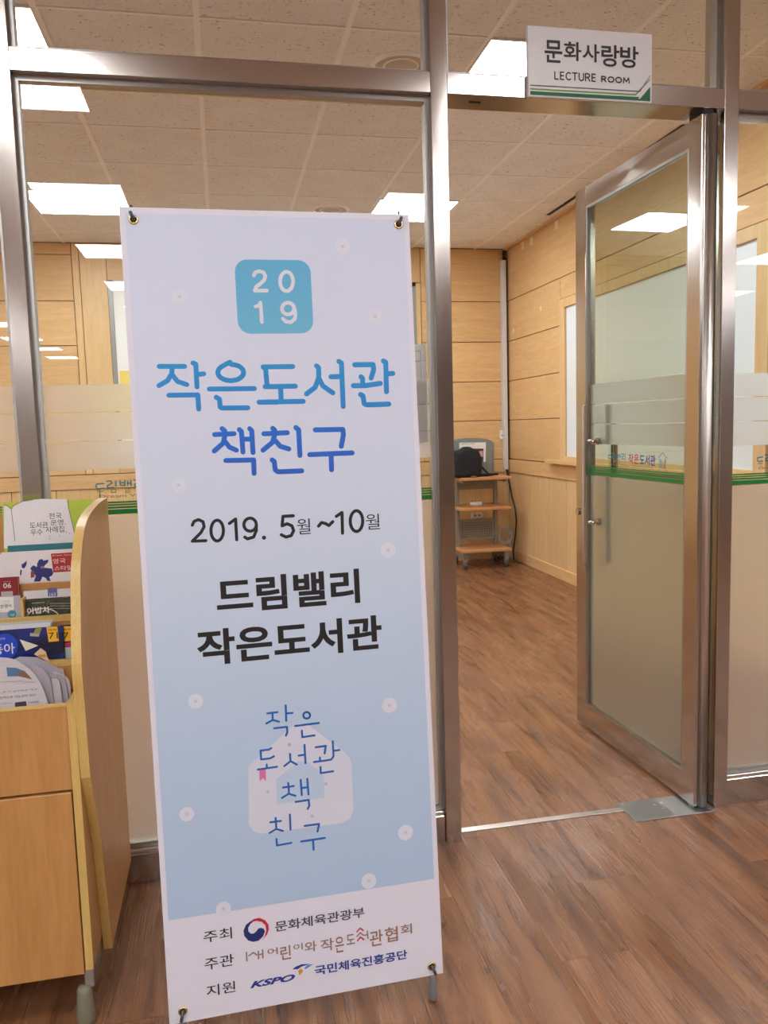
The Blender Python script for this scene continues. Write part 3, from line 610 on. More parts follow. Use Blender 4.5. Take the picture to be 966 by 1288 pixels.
# ministry emblem and names
f = crop(300, 1155, 0.12422); NB = mat('emblem_navy', S(28, 48, 112), 0.55); CR = mat('emblem_red', S(196, 32, 66), 0.55)
Print(BP, 0.0006).poly(f(215, 2, 130, 22, 75, 65, 50, 125, 60, 180, 100, 225, 150, 238, 205, 225, 250, 180, 268, 130, 255, 105, 228, 95, 200, 103, 180, 130, 155, 152, 125, 155, 100, 130, 98, 95, 120, 55, 160, 24)).done('emblem', NB, sheet)
e = crop(300, 1110, 0.23810)
Print(BP, 0.0008).poly(e(60, 208, 80, 192, 110, 186, 140, 198, 158, 222, 160, 248, 150, 275, 122, 306, 140, 278, 147, 250, 142, 224, 122, 207, 96, 202)).done('emblem', CR, sheet)
q = Print(BP, 0.0006); p0, p1 = e(194, 262, 664, 128); q.text('문화체육관광부', p0, p1, 0.016); q.done('lettering', mat('slate_print', S(70, 70, 82), 0.55), sheet)
BRN = mat('brown_print', S(150, 116, 100), 0.55); q = Print(BP, 0.0006)
for s_ in ((80, 345, 85, 430), (105, 378, 150, 345, 185, 370), (200, 330, 203, 408), (203, 368, 235, 360), (243, 318, 247, 400)): q.stroke(f(*s_), 1.7).cut()
for ch, a in (('어', (295, 378, 395, 290)), ('린', (428, 425, 525, 268)), ('이', (558, 330, 648, 248)), ('와', (672, 348, 788, 222)), ('작', (835, 340, 960, 195))):
    p0, p1 = f(*a); q.text(ch, p0, p1, 0.012)
h = crop(400, 1145, 0.12940)
for ch, a in (('은', (170, 415, 248, 248)), ('도', (278, 337, 355, 225)), ('관', (505, 355, 625, 180)), ('협', (652, 315, 772, 150)), ('회', (805, 240, 910, 125))):
    p0, p1 = h(*a); q.text(ch, p0, p1, 0.012)
q.stroke(h(378, 252, 410, 215, 440, 240), 1.6).cut(); q.stroke(h(478, 200, 485, 272), 1.6); q.stroke(h(450, 240, 480, 236), 1.6)
q.done('lettering', BRN, sheet)
q = Print(BP, 0.0006)
for s_ in ((378, 208, 408, 172, 440, 195), (383, 295, 412, 258, 445, 283)): q.stroke(h(*s_), 1.7).cut()
q.done('lettering', mat('crimson_print', S(190, 52, 96), 0.55), sheet)
k = crop(300, 1195, 0.12422); KB = mat('royal_print', S(30, 56, 146), 0.55)
q = Print(BP, 0.0006); p0, p1 = k(118, 388, 572, 238); q.text('KSPO', p0, p1, 0.04, 0.35); p0, p1 = e(404, 492, 890, 352); q.text('국민체육진흥공단', p0, p1, 0.024)
q.poly(k(545, 194, 580, 165, 640, 142, 720, 138, 690, 150, 640, 165, 600, 192)); q.done('lettering', KB, sheet)
Print(BP, 0.0008).poly(k(665, 182, 700, 150, 755, 138, 715, 168, 680, 190)).done('emblem', mat('cyan_print', S(72, 140, 202), 0.55), sheet)
Print(BP, 0.0008).poly(k(604, 210, 630, 184, 654, 208, 640, 232, 616, 252)).done('emblem', mat('gold_print', S(214, 150, 40), 0.55), sheet)
# eyelets, hooks and the stand behind the sheet
BRASS = mat('brass', (0.78, 0.62, 0.30, 1), 0.25, 1.0); ROD = mat('grey_rod', S(84, 90, 100), 0.4, 0.4)
hub = BP.pt(0.0, -0.05, -0.09)
for x, y, dx, dy, lo in ((168, 276.5, -4, -9, 0), (501, 282.5, 3, -8, 0), (230, 1271.5, -2, 11, 1), (543, 1215, 4, 8, 1)):
    u, v = BP.px(x, y); ring('eyelet', BP.pt(u, v, 0.0008), BP.N, 0.0075, 0.0026, BRASS, ban); disc('eyelet_hole', BP.pt(u, v, 0.0004), BP.N, 0.0062, 0.0006, RUBBER, ban, 16)
    u2_, v2_ = BP.px(x+dx, y+dy)
    tube('hook', [BP.pt(u, v, -0.004), BP.pt(u, v, 0.005), BP.pt((u+u2_)/2, (v+v2_)/2, 0.008), BP.pt(u2_, v2_, 0.007)], 0.0035, ROD, ban, 8)
    sgn = 1 if u > 0 else -1
    if lo:
        ft = Vector((BP.pt(u, v).x+sgn*0.002, BP.pt(u, v).y+0.006, 0.004))
        tube('leg', [hub, BP.pt(u*0.5, (v-0.05)/2, -0.055), BP.pt(u, v+0.005, -0.010), ft+Vector((0, 0, 0.03))], 0.006, ROD, ban)
        tube('foot_cap', [ft+Vector((0, 0, 0.062)), ft+Vector((0, 0, 0.05)), ft, ft-Vector((0, 0, 0.004))], [0.006, 0.0085, 0.010, 0.009], GREYP, ban, 12)
    else:
        tube('arm', [hub, BP.pt(u*0.5, (v-0.05)/2, -0.055), BP.pt(u, v+0.002, -0.008), BP.pt(u+sgn*0.004, v+0.03, -0.006)], [0.006, 0.005, 0.0035, 0.003], ROD, ban)
box('hub', tuple(hub-Vector((0.03, 0.015, 0.03))), tuple(hub+Vector((0.03, 0.02, 0.03))), GREYP, ban, bev=0.004)
tube('rear_leg', [hub, Vector((0.13, 2.05, 0.006))], 0.006, ROD, ban)

# ================================================================== magazine rack
RACK = wood('rack_beech', S(206, 156, 96), S(192, 140, 80), (7, 7, 0.9), 0.4)
EDGE = wood('rack_edge', S(226, 196, 122), S(214, 180, 104), (60, 60, 2), 0.35)
SIDE = wood('rack_side', S(208, 160, 108), S(196, 146, 94), (7, 7, 0.9), 0.38)
rk = empty('magazine_rack', (-0.83, 2.0, 0), 'beech magazine rack with curved side panel against the glass', 'magazine rack')
prof = [(2.285, 0.085), (1.885, 0.085), (1.832, 0.384), (1.756, 0.565), (1.751, 0.70), (1.748, 0.752), (1.746, 0.82), (1.776, 0.919), (1.80, 0.99), (1.818, 1.02), (1.845, 1.05), (1.875, 1.075), (1.925, 1.10), (2.0, 1.115), (2.10, 1.124), (2.20, 1.128), (2.285, 1.128)]
def dense(P):                                    # round the curved front with a spline from the pocket upwards
    out = P[:5]
    for i in range(5, len(P)-2):
        p0, p1, p2, p3 = (Vector(P[j]) for j in (i-1, i, i+1, i+2))
        for k_ in range(4):
            t = k_/4; q_ = 0.5*((2*p1)+(p2-p0)*t+(2*p0-5*p1+4*p2-p3)*t*t+(3*p1-p0-3*p2+p3)*t**3); out.append((q_.x, q_.y))
    return out+P[-2:]
for xs in (-1.333, -0.333):
    pl_ = [(xs, y, z) for y, z in dense(prof)]
    o = prism('side_panel', pl_, (0.020, 0, 0), SIDE, rk)
    o.data.materials.append(EDGE)
    for p in o.data.polygons:
        if abs(p.normal.x) < 0.5: p.material_index = 1
for xs in (-1.313, -0.350):
    o = box('lower_side', (xs, 1.752, 0.128), (xs+0.0165, 2.28, 0.735), SIDE, rk)
    o.data.materials.append(EDGE)
    for p in o.data.polygons:
        if abs(p.normal.x) < 0.5: p.material_index = 1
IX0, IX1 = -1.296, -0.3505
box('back_board', (IX0, 2.262, 0.10), (-0.3335, 2.274, 1.10), RACK, rk)
box('pocket_front', (IX0, 1.756, 0.542), (IX1, 1.772, 0.727), RACK, rk, bev=0.001)
box('pocket_top_edge', (IX0, 1.755, 0.7272), (IX1, 1.773, 0.7305), EDGE, rk)
box('cabinet_door', (-0.822, 1.754, 0.118), (IX1-0.003, 1.772, 0.536), RACK, rk, bev=0.001); box('cabinet_door', (IX0+0.003, 1.754, 0.118), (-0.825, 1.772, 0.536), RACK, rk, bev=0.001)
box('cabinet_floor', (IX0, 1.776, 0.128), (IX1, 2.26, 0.146), RACK, rk); box('pocket_floor', (IX0, 1.776, 0.535), (IX1, 2.0, 0.55), RACK, rk)
TI = [(2.075, 0.962), (1.985, 0.893), (1.895, 0.808), (1.825, 0.70)]     # tier steps: y of the lip, z of the lip top
TI = [(2.05, 0.944, 0.928), (1.95, 0.883, 0.869), (1.86, 0.800, 0.786)]
for k_, (y, z1, z0) in enumerate(TI):
    box('shelf_lip', (IX0, y, z0), (-0.3335, y+0.012, z1), EDGE if k_ else RACK, rk); box('shelf_floor', (IX0, y+0.012, z0-0.028), (-0.3335, y+0.085, z0-0.014), RACK, rk)
    box('shelf_back', (IX0, y-0.003, z0-0.09), (-0.3335, y+0.004, z0-0.001), RACK, rk)
box('shelf_floor', (IX0, 2.12, 0.985), (-0.3335, 2.26, 0.998), RACK, rk)
d0 = hit(25.5, 760, 1, 1.962); d1 = hit(29, 760, 1, 1.962)
box('divider', (d0.x, 1.963, 0.856), (d1.x, 1.998, 0.925), EDGE, rk)
for xs in (-0.345, -1.31):
    box('base_bar', (xs-0.012, 1.762, 0.08), (xs+0.010, 2.27, 0.126), STEEL_D, rk, bev=0.002)
    tube('foot', [(xs-0.013, 1.762, 0.0), (xs-0.013, 1.762, 0.012), (xs-0.013, 1.762, 0.078), (xs-0.013, 1.762, 0.086)], [0.019, 0.020, 0.016, 0.012], mat('foot_grey', S(126, 124, 104), 0.5), rk, 16)
    tube('foot', [(xs-0.013, 2.25, 0.0), (xs-0.013, 2.25, 0.012), (xs-0.013, 2.25, 0.078), (xs-0.013, 2.25, 0.086)], [0.019, 0.020, 0.016, 0.012], MATS['foot_grey'], rk, 16)

# ---- books and papers: each leans back on its tier
PAPER = mat('page_paper', S(226, 222, 214), 0.7)
def lean(y0, z0, deg):
    a = math.radians(deg); return Plane((0, y0, z0), (1, 0, 0), (0, math.sin(a), math.cos(a)))
def book(name, label, pl, bl, tr_, thick, cover, cat='book', x0=None, x1=None, zb=None, group='books on the rack'):
    (u0, v0), (u1, v1) = pl.px(*bl), pl.px(*tr_)
    if x0 is not None: u0 = x0
    if x1 is not None: u1 = x1
    if zb is not None: v0 = zb
    v0 += thick*pl.N.z/pl.V.z+0.0006
    t = empty(name, pl.pt((u0+u1)/2, v0, 0), label, cat, group)
    P8 = lambda d0, d1, e: [pl.pt(u, v, n) for n in (-d1, -d0) for u, v in ((u0+e, v0+e), (u1-e, v0+e), (u1-e, v1-e), (u0+e, v1-e))]
    FB = [(3, 2, 1, 0), (4, 5, 6, 7), (0, 1, 5, 4), (1, 2, 6, 5), (2, 3, 7, 6), (3, 0, 4, 7)]
    mesh('front_cover', P8(0, 0.0008, 0), FB, cover, t); mesh('pages', P8(0.0008, thick-0.0008, 0.0012), FB, PAPER, t); mesh('back_cover', P8(thick-0.0008, thick, 0), FB, cover, t)
    return t, (u0, v0, u1, v1)
def M(n, r, g, b, rough=0.4): return mat(n, S(r, g, b), rough)
z1 = crop(0, 620, 0.15528); z2 = crop(0, 760, 0.15528)
# top: lime cover with an open white book drawn on it
pl = lean(2.165, 0.998, 8)
t, bx_ = book('case_book', 'lime green book with a drawn open white page on the top shelf', pl, (5, 690), (106, 628), 0.010, M('lime_cover', 182, 206, 60), zb=0.0, x1=-0.337)
Print(pl, 0.0004).poly(z1(32, 450, 34, 98, 60, 105, 92, 132, 110, 105, 180, 70, 270, 54, 330, 48, 540, 52, 555, 120, 612, 360, 612, 450)).done('page_drawing', M('page_white', 236, 236, 238), t)
q = Print(pl, 0.0008)
for s_ in ((34, 98, 60, 105, 92, 132, 110, 105, 180, 70, 270, 54), (92, 132, 122, 390), (548, 60, 555, 120, 612, 360)): q.stroke(z1(*s_), 0.6)
for s_, a in (('전국', (398, 212, 498, 160)), ('도서관', (242, 290, 388, 232)), ('운영.', (410, 264, 530, 214)), ('우수', (250, 345, 345, 292)), ('사례집', (372, 325, 518, 266))):
    p0, p1 = z1(*a); q.text(s_, p0, p1, 0.0)
for x, y in ((405, 350), (482, 350), (535, 318), (563, 328), (400, 370)): q.circle(*z1(x, y)[0], 0.6, 8)
q.done('lettering', BLACK, t)
pl = lean(2.125, 0.999, 8)
t, bx_ = book('teal_book', 'thin teal book standing just below the lime green book', pl, (10, 700), (96, 682), 0.008, M('teal_cover', 24, 116, 128), zb=0.0, x1=-0.337)
Print(pl, 0.0004).text('특별한 날의 이야기, 우리 도서관', z1(95, 446)[0], z1(360, 428)[0], 0.01).done('lettering', BLACK, t)
# second tier
pl = lean(2.075, 0.916, 8)
t, bx_ = book('map_book', 'white book with a navy map and a red title box', pl, (3, 735), (93, 690), 0.012, M('white_cover', 228, 224, 226), zb=0.0, x1=-0.337)
Print(pl, 0.0004).poly(z1(412, 492, 585, 482, 592, 560, 585, 634, 432, 645)).done('title_box', M('crimson_box', 176, 28, 34), t)
q = Print(pl, 0.0008)
for s_, a in (('British Style', (425, 515, 578, 496)), ('영국', (430, 574, 530, 528)), ('스타일', (442, 630, 582, 585))): p0, p1 = z1(*a); q.text(s_, p0, p1)
q.done('lettering', PAPER, t)
NV = M('map_navy', 26, 36, 116)
q = Print(pl, 0.0004); q.poly(z1(318, 540, 340, 535, 352, 548, 392, 540, 390, 562, 368, 582, 350, 605, 330, 600, 318, 615, 300, 600, 302, 570))
q.poly(z1(300, 600, 350, 605, 420, 612, 432, 650, 420, 672, 400, 680, 410, 715, 385, 712, 372, 690, 345, 678, 325, 718, 275, 718, 290, 670, 262, 640, 245, 610, 270, 585))
q.poly(z1(218, 548, 214, 585, 196, 612, 178, 606, 174, 580, 192, 570)); q.poly(z1(165, 625, 178, 622, 172, 672, 162, 660)); q.done('map', NV, t)
Print(pl, 0.0006).poly(z1(250, 635, 276, 630, 282, 680, 250, 690)).done('map_detail', M('map_red', 140, 64, 70), t); Print(pl, 0.0006).poly(z1(330, 595, 360, 590, 358, 612, 332, 612)).done('map_detail', M('map_tan', 130, 110, 90), t)
pl = lean(2.085, 0.916, 8)
t, bx_ = book('plain_book', 'white book cut by the photo\'s left edge, behind the map book', pl, (-60, 740), (4, 697), 0.008, M('white_cover2', 232, 228, 226), zb=0.0)
# third tier
pl = lean(2.010, 0.858, 6)
t, bx_ = book('tag_book', 'white book with a small purple 163 tag at its top', pl, (31, 772), (93, 740), 0.008, M('white_cover3', 226, 224, 226), zb=0.0, x1=-0.337)
Print(pl, 0.0004).poly(z1(386, 772, 463, 768, 465, 838, 388, 838)).done('tag', M('tag_purple', 108, 104, 172), t); p0, p1 = z1(402, 836, 450, 806); Print(pl, 0.0008).text('163', p0, p1, 0.01).done('lettering', PAPER, t)
pl = lean(1.975, 0.858, 6)
COOK = mat('cook_photo', S(60, 66, 46), 0.35); v = coords(COOK, (40, 40, 40)); lk(COOK, ramp(COOK, noise(COOK, v, 1.0, 3), [(0.35, S(26, 28, 26)), (0.5, S(64, 76, 42)), (0.58, S(52, 30, 34)), (0.68, S(150, 152, 120))]), bsdf(COOK).inputs['Base Color'])
t, bx_ = book('food_magazine', 'dark food magazine with white Korean title on the third shelf', pl, (33, 776), (93, 750), 0.006, COOK, 'magazine', zb=0.0, x1=-0.337, group='magazines on the rack')
q = Print(pl, 0.0006); p0, p1 = z1(220, 985, 405, 918); q.text('이밥차', p0, p1, 0.03); p0, p1 = z1(258, 898, 360, 882); q.text('2000원으로', p0, p1)
q.stroke(z1(*arc(350, 1010, 130, 75, 20, 160)), 1.2)
for yy in (895, 915, 935): q.stroke(z1(405, yy, 575, yy), 0.35)
q.done('lettering', PAPER, t)
pl = lean(2.020, 0.858, 6)
t, bx_ = book('number_book', 'dark red book numbered 06 at the photo\'s left edge', pl, (-70, 775), (22.5, 725.5), 0.012, M('maroon_cover', 138, 22, 34), zb=0.0)
q = Print(pl, 0.0006); p0, p1 = z1(28, 772, 90, 728); q.text('06', p0, p1, 0.01); p0, p1 = z1(30, 722, 85, 714); q.text('Literature', p0, p1); q.done('lettering', PAPER, t)
Print(pl, 0.0004).poly(z1(10, 800, 104, 795, 104, 900, 10, 900)).done('picture', M('pink_grey', 196, 178, 170), t)
pl = lean(1.982, 0.858, 6)
t, bx_ = book('grey_booklet', 'grey and white booklet with a round teal badge', pl, (-70, 778), (25, 749), 0.006, M('grey_cover', 178, 178, 190), zb=0.0)
Print(pl, 0.0004).poly(z1(-400, 848, 110, 842, 112, 965, -400, 975)).done('cover_panel', M('page_white2', 232, 232, 232), t)
q = Print(pl, 0.0007); p0, p1 = z1(-60, 938, 92, 900); q.text('소중한쟁이', p0, p1, 0.01)
for yy in (872, 884, 896): p0, p1 = z1(18, yy+5, 78, yy-4); q.text('우리들의 글', p0, p1)
q.done('lettering', BLACK, t); u, v = pl.px(*z1(98, 982)[0]); Print(pl, 0.0007).circle(*z1(98, 982)[0], 5.6).done('badge', M('teal_badge', 66, 138, 152), t); p0, p1 = z1(84, 1000, 116, 976); Print(pl, 0.0009).text('1년', p0, p1, 0.01).done('lettering', PAPER, t)
# fourth tier
for k_, (xa, xb, yt, yy, lab) in enumerate(((-80, 66, 779.5, 1.915, 'grey-white stack of leaflets behind the navy magazine, topmost'), (-80, 64, 783, 1.905, 'white leaflet directly behind the navy magazine'))):
    pl = lean(yy, 0.775, 6); book('leaflet', lab, pl, (xa, 800), (xb, yt), 0.006, M('leaflet_white%d' % k_, 222 if k_ else 190, 222 if k_ else 190, 226 if k_ else 190), 'leaflet', zb=0.0, group='leaflets on the rack')
pl = lean(1.880, 0.775, 6)
NAVC = mat('navy_cover', S(18, 28, 78), 0.3); v = coords(NAVC, (12, 12, 30)); lk(NAVC, ramp(NAVC, noise(NAVC, v, 1.0, 2), [(0.4, S(14, 20, 52)), (0.6, S(28, 46, 118))]), bsdf(NAVC).inputs['Base Color'])
YEL = M('yellow_tag', 240, 186, 40)
t, bx_ = book('navy_magazine', 'navy science magazine with a round blue title and yellow 71 tag', pl, (-90, 835), (79, 787.5), 0.007, NAVC, 'magazine', zb=0.0, group='magazines on the rack')
Print(pl, 0.0004).poly(z2(375, 185, 465, 180, 478, 298, 395, 306)).done('tag', YEL, t); q = Print(pl, 0.0008); p0, p1 = z2(396, 282, 468, 226); q.text('71', p0, p1, 0.0); p0, p1 = z2(388, 218, 462, 196); q.text('과학', p0, p1); q.done('lettering', BLACK, t)
Print(pl, 0.0004).poly(z2(*arc(40, 340, 105, 104, 0, 360, 24))).done('title_disc', M('blue_disc', 22, 66, 190), t); q = Print(pl, 0.0008); p0, p1 = z2(-60, 412, 118, 312); q.text('동아', p0, p1, 0.01); p0, p1 = z2(-40, 295, 38, 268); q.text('어린이', p0, p1); q.done('lettering', PAPER, t)
Print(pl, 0.0004).poly(z2(160, 285, 312, 335, 208, 378)).done('picture', M('dice_white', 226, 224, 208), t); Print(pl, 0.0005).poly(z2(290, 195, 340, 190, 318, 250, 270, 235)).done('picture', M('tool_olive', 150, 150, 60), t); Print(pl, 0.0006).poly(z2(245, 232, 320, 240, 315, 262, 242, 258)).done('picture', M('tool_grey', 170, 172, 178), t)
Print(pl, 0.0004).poly(z2(275, 405, 330, 355, 372, 385, 382, 425, 410, 470, 340, 440)).done('picture', M('face_pale', 230, 196, 166), t); Print(pl, 0.0006).poly(z2(305, 412, 372, 405, 375, 425, 310, 432)).done('picture', M('face_gold', 206, 150, 40), t)
pl = lean(1.888, 0.775, 6)
t, bx_ = book('navy_magazine', 'second copy of the navy magazine, a strip beside the side panel', pl, (77.5, 835), (95, 785.5), 0.007, NAVC, 'magazine', zb=0.0, x1=-0.337, group='magazines on the rack')
Print(pl, 0.0004).poly(z2(503, 180, 600, 175, 600, 295, 515, 302)).done('tag', YEL, t); q = Print(pl, 0.0008); p0, p1 = z2(515, 278, 585, 224); q.text('71', p0, p1); p0, p1 = z2(510, 215, 580, 194); q.text('과학', p0, p1); q.done('lettering', BLACK, t)
Print(pl, 0.0004).poly(z2(512, 318, 590, 300, 590, 345, 525, 345)).done('picture', M('magenta_print', 196, 40, 110), t); Print(pl, 0.0004).poly(z2(520, 350, 590, 345, 590, 450, 530, 455)).done('picture', M('pale_teal', 170, 196, 196), t)
# ---- folded newspapers in the pocket
def m_news():
    m = mat('newsprint', S(196, 194, 200), 0.85); v = coords(m, (14, 14, 260)); v2 = coords(m, (60, 60, 40))
    a = noise(m, v, 1.0, 2); b = noise(m, v2, 1.0, 2)
    c = mixc(m, S(200, 198, 204), ramp(m, a, [(0.44, S(168, 166, 174)), (0.56, S(206, 204, 210))]), 0.15); lk(m, c, bsdf(m).inputs['Base Color']); return m
NEWS = m_news(); NEWSW = mat('newsprint_plain', S(204, 202, 208), 0.85)
def newspaper(pl, outline, thick, label, m=NEWS):
    uv = [pl.px(*p) for p in outline]; vb = 0.558-pl.O.z
    uv = [(uv[0][0], vb)]+uv+[(uv[-1][0]+0.004, vb)]
    t = empty('newspaper', pl.pt(sum(a for a, b in uv)/len(uv), vb), label, 'newspaper', 'folded newspapers in the rack pocket')
    n = 5
    for k_ in range(n):                      # stacked folded sheets, each a little smaller
        s_ = 1-0.012*k_; P = [pl.pt(uv[-1][0]+(a-uv[-1][0])*s_-0.002*k_, vb+(b-vb)*(1-0.006*k_), -thick*k_/n) for a, b in uv]
        prism('sheet', P, -pl.N*(thick/n*0.8), m, t)
    return t
pl = lean(1.780, 0.56, 3)
t = newspaper(pl, z2(-500, 430, 0, 432, 60, 436, 120, 450, 170, 478, 230, 520, 275, 560, 320, 625, 350, 690, 385, 790), 0.016, 'front folded newspaper with a colour photo and Korean headline')
q = Print(pl, 0.0006)
for s_, a in (('고, 북·미 실무협상 재개', (-30, 722, 300, 682)), ('실질적으로 가능성이 있다"', (-30, 772, 298, 722)), ('인터뷰 기사 본문 한겨레', (-40, 815, 95, 795)), ('정상회담을', (232, 802, 315, 780))): p0, p1 = z2(*a); q.text(s_, p0, p1)
q.stroke(z2(-50, 635, 170, 622, 280, 632), 0.35, False); p0, p1 = z2(120, 648, 280, 632); q.text('실무회담 준비하는 모습', p0, p1); q.done('lettering', mat('news_ink', S(58, 56, 62), 0.8), t)
Print(pl, 0.0006).poly(z2(52, 510, 130, 515, 200, 540, 262, 608, 150, 582, 62, 585)).done('picture', M('news_photo', 84, 120, 158, 0.8), t); Print(pl, 0.0009).poly(z2(150, 540, 200, 542, 262, 608, 160, 584)).done('picture', M('news_photo2', 128, 96, 70, 0.8), t)
Print(pl, 0.0006).poly(z2(122, 795, 212, 785, 218, 830, 122, 830)).done('picture', M('news_photo3', 66, 60, 60, 0.8), t)
NEWSG = mat('newsprint_grey', S(176, 174, 184), 0.85)
pl = lean(1.801, 0.56, 3); newspaper(pl, z2(250, 545, 290, 490, 345, 520, 400, 590, 412, 640, 420, 700, 432, 790), 0.006, 'second folded newspaper, its crumpled edge right of the front one', NEWSG)
pl = lean(1.808, 0.56, 3); newspaper(pl, z2(330, 560, 400, 610, 455, 600, 480, 622, 492, 690, 505, 790), 0.006, 'third folded newspaper, middle of the upright folds', NEWSW)
pl = lean(1.815, 0.56, 3); newspaper(pl, z2(390, 545, 440, 565, 500, 575, 528, 620, 545, 690, 556, 790), 0.006, 'fourth folded newspaper, second from the rack side panel', NEWSG)
pl = lean(1.822, 0.56, 3); newspaper(pl, z2(440, 540, 520, 575, 560, 610, 572, 680, 576, 790), 0.006, 'rearmost folded newspaper touching the rack side panel', NEWSW)
pl = lean(1.830, 0.56, 3); newspaper(pl, z2(100, 452, 160, 425, 300, 430, 385, 468, 430, 500, 515, 528, 520, 575), 0.006, 'crumpled newspaper top sheet just below the navy magazine', NEWSG)

# ================================================================== far corner: cart and what is on it
CBE = wood('cart_beech', S(206, 150, 100), S(194, 136, 86), (2, 9, 9), 0.4); CGR = mat('cart_grey', S(134, 130, 118), 0.45, 0.2); CDK = mat('cart_dark', S(70, 70, 68), 0.5)
CX0, CX1, CY0, CY1 = 2.045, 2.510, 6.75, 7.16
ct = empty('equipment_cart', (2.28, 6.95, 0), 'three-shelf beech and grey equipment cart in the far corner', 'cart')
for z in (0.800, 0.530, 0.152): box('shelf', (CX0, CY0 if z > 0.6 else CY0+0.02, z), (CX1, CY1, z+0.026), CBE, ct, bev=0.004)
for x in (CX0+0.035, CX1-0.065): box('upright', (x, 7.03, 0.09), (x+0.028, 7.085, 0.7995), CGR, ct, bev=0.003)
for x in (CX0+0.02, CX1-0.06):
    box('base_foot', (x, CY0+0.05, 0.096), (x+0.05, CY1-0.01, 0.150), CGR, ct, bev=0.004); box('shelf_bracket', (x+0.012, CY0+0.06, 0.775), (x+0.036, CY1-0.05, 0.7995), CGR, ct)
box('modesty_rail', (CX0+0.063, 7.04, 0.70), (CX1-0.065, 7.06, 0.785), CGR, ct)
pn = box('perforated_panel', (CX0+0.064, 7.045, 0.235), (CX1-0.066, 7.055, 0.425), CGR, ct)
V, Fc = [], []
for i in range(14):
    for j in range(7):
        cx, cz = CX0+0.09+i*0.0215, 0.262+j*0.0215; n = len(V)
        V += [(cx+0.0062*math.cos(a*math.pi/3), 7.0438, cz+0.0062*math.sin(a*math.pi/3)) for a in range(6)]; Fc.append(tuple(range(n, n+6)))
mesh('perforation', V, Fc, mat('hole_dark', S(34, 34, 32), 0.8), pn)
for x in (CX0+0.045, CX1-0.035):
    for y in (CY0+0.07, CY1-0.04):
        cs = tube('caster', [(x-0.012, y, 0.034), (x+0.012, y, 0.034)], 0.034, CDK, ct, 18); box('caster_fork', (x-0.018, y-0.016, 0.040), (x+0.018, y+0.022, 0.097), CGR, cs, bev=0.005)
# portable amplifier (grey, arched top) with a notice
ZS = 0.8265
am = empty('amplifier_box', (2.2, 7.0, ZS), 'grey arched portable amplifier with a white notice on the cart', 'amplifier')
AX0, AX1, AY = 1.98, 2.428, 6.97
top = [(AX0, ZS)]+[(AX0+(AX1-AX0)*(0.5-0.5*math.cos(math.pi*i/18)), ZS+0.27+0.075*math.sin(math.pi*i/18)**0.7) for i in range(19)]+[(AX1, ZS)]
prism('body', [(x, AY, z) for x, z in top], (0, 0.16, 0), mat('amp_grey', S(128, 130, 122), 0.5), am, bev=0.004)
AP = Plane((0, AY-0.0005, 0), (1, 0, 0), (0, 0, 1)); z3 = crop(560, 530, 0.14760)
Print(AP, 0.0008).poly(z3(120, 182, 346, 178, 344, 345, 120, 345)).done('notice', M('notice_white', 232, 230, 228), am)
Print(AP, 0.0014).poly(z3(240, 232, 326, 232, 324, 345, 240, 345)).done('picture', M('notice_dark', 58, 44, 48), am); Print(AP, 0.0018).poly(z3(285, 255, 320, 250, 322, 300, 290, 300)).done('picture', M('notice_pink', 196, 160, 166), am)
q = Print(AP, 0.0014); p0, p1 = z3(128, 198, 250, 184); q.text('사용후에는 전원을', p0, p1); p0, p1 = z3(128, 222, 300, 214); q.text('꺼주시기 바랍니다', p0, p1); q.done('lettering', BLACK, am)
q = Print(AP, 0.0008)
for xx in (300, 325, 350):
    for yy in range(355, 460, 18): q.circle(*z3(xx, yy)[0], 0.6, 6)
q.stroke(z3(402, 250, 402, 440), 0.5); q.done('slots', CDK, am)
# black bag with strap
BAGM = mat('bag_black', S(22, 22, 27), 0.75); vv = coords(BAGM, (26, 26, 10)); bump(BAGM, noise(BAGM, vv, 1.0, 4), 0.8, 0.02)
bgx0 = hit(566, 590, 1, 6.86).x; bgx1 = hit(603, 590, 1, 6.86).x
bg = empty('shoulder_bag', ((bgx0+bgx1)/2, 6.86, ZS), 'black shoulder bag slumped against the amplifier on the cart', 'bag')
bm = bmesh.new(); bmesh.ops.create_cube(bm, size=1.0); bmesh.ops.subdivide_edges(bm, edges=bm.edges[:], cuts=7, use_grid_fill=True)
random.seed(3); cxb = (bgx0+bgx1)/2
for vt in bm.verts:
    x, y, z = vt.co; rr = (abs(2*x)**7+abs(2*y)**7+abs(2*z)**7)**(1/7) or 1; x, y, z = x/rr*max(abs(2*x), abs(2*y), abs(2*z)), y/rr*max(abs(2*x), abs(2*y), abs(2*z)), z/rr*max(abs(2*x), abs(2*y), abs(2*z))
    wv = 0.006*math.sin(x*17+z*9)+0.005*math.sin(z*23+y*11); tp = 1-0.07*(z+0.5)
    vt.co = Vector((cxb+x*(bgx1-bgx0+0.02)*tp+wv, 6.86+y*0.15*tp+wv, ZS+0.255*(z+0.5)+0.018*(z+0.5)*math.sin(x*9+1)))
for vt in bm.verts: vt.co.z = max(vt.co.z, ZS)
V = [v.co.copy() for v in bm.verts]; bm.verts.index_update(); Fc = [tuple(v.index for v in f.verts) for f in bm.faces]; bm.free()
mesh('body', V, Fc, BAGM, bg, True)
tube('strap', [hit(*p, 1, 6.87) for p in z3(285, 345, 310, 385, 340, 420, 365, 445)]+[Vector((hit(*p, 1, 6.84).x, 6.84, ZS+0.0095)) for p in z3(400, 462)], 0.009, BAGM, bg, 8)
tube('strap', [Vector((hit(x, 600, 1, 6.81).x, 6.81+0.01*k_, ZS+0.0165)) for k_, x in enumerate((592, 600, 607, 614, 621, 629))], [0.012, 0.014, 0.010, 0.015, 0.010, 0.008], BAGM, bg, 8)
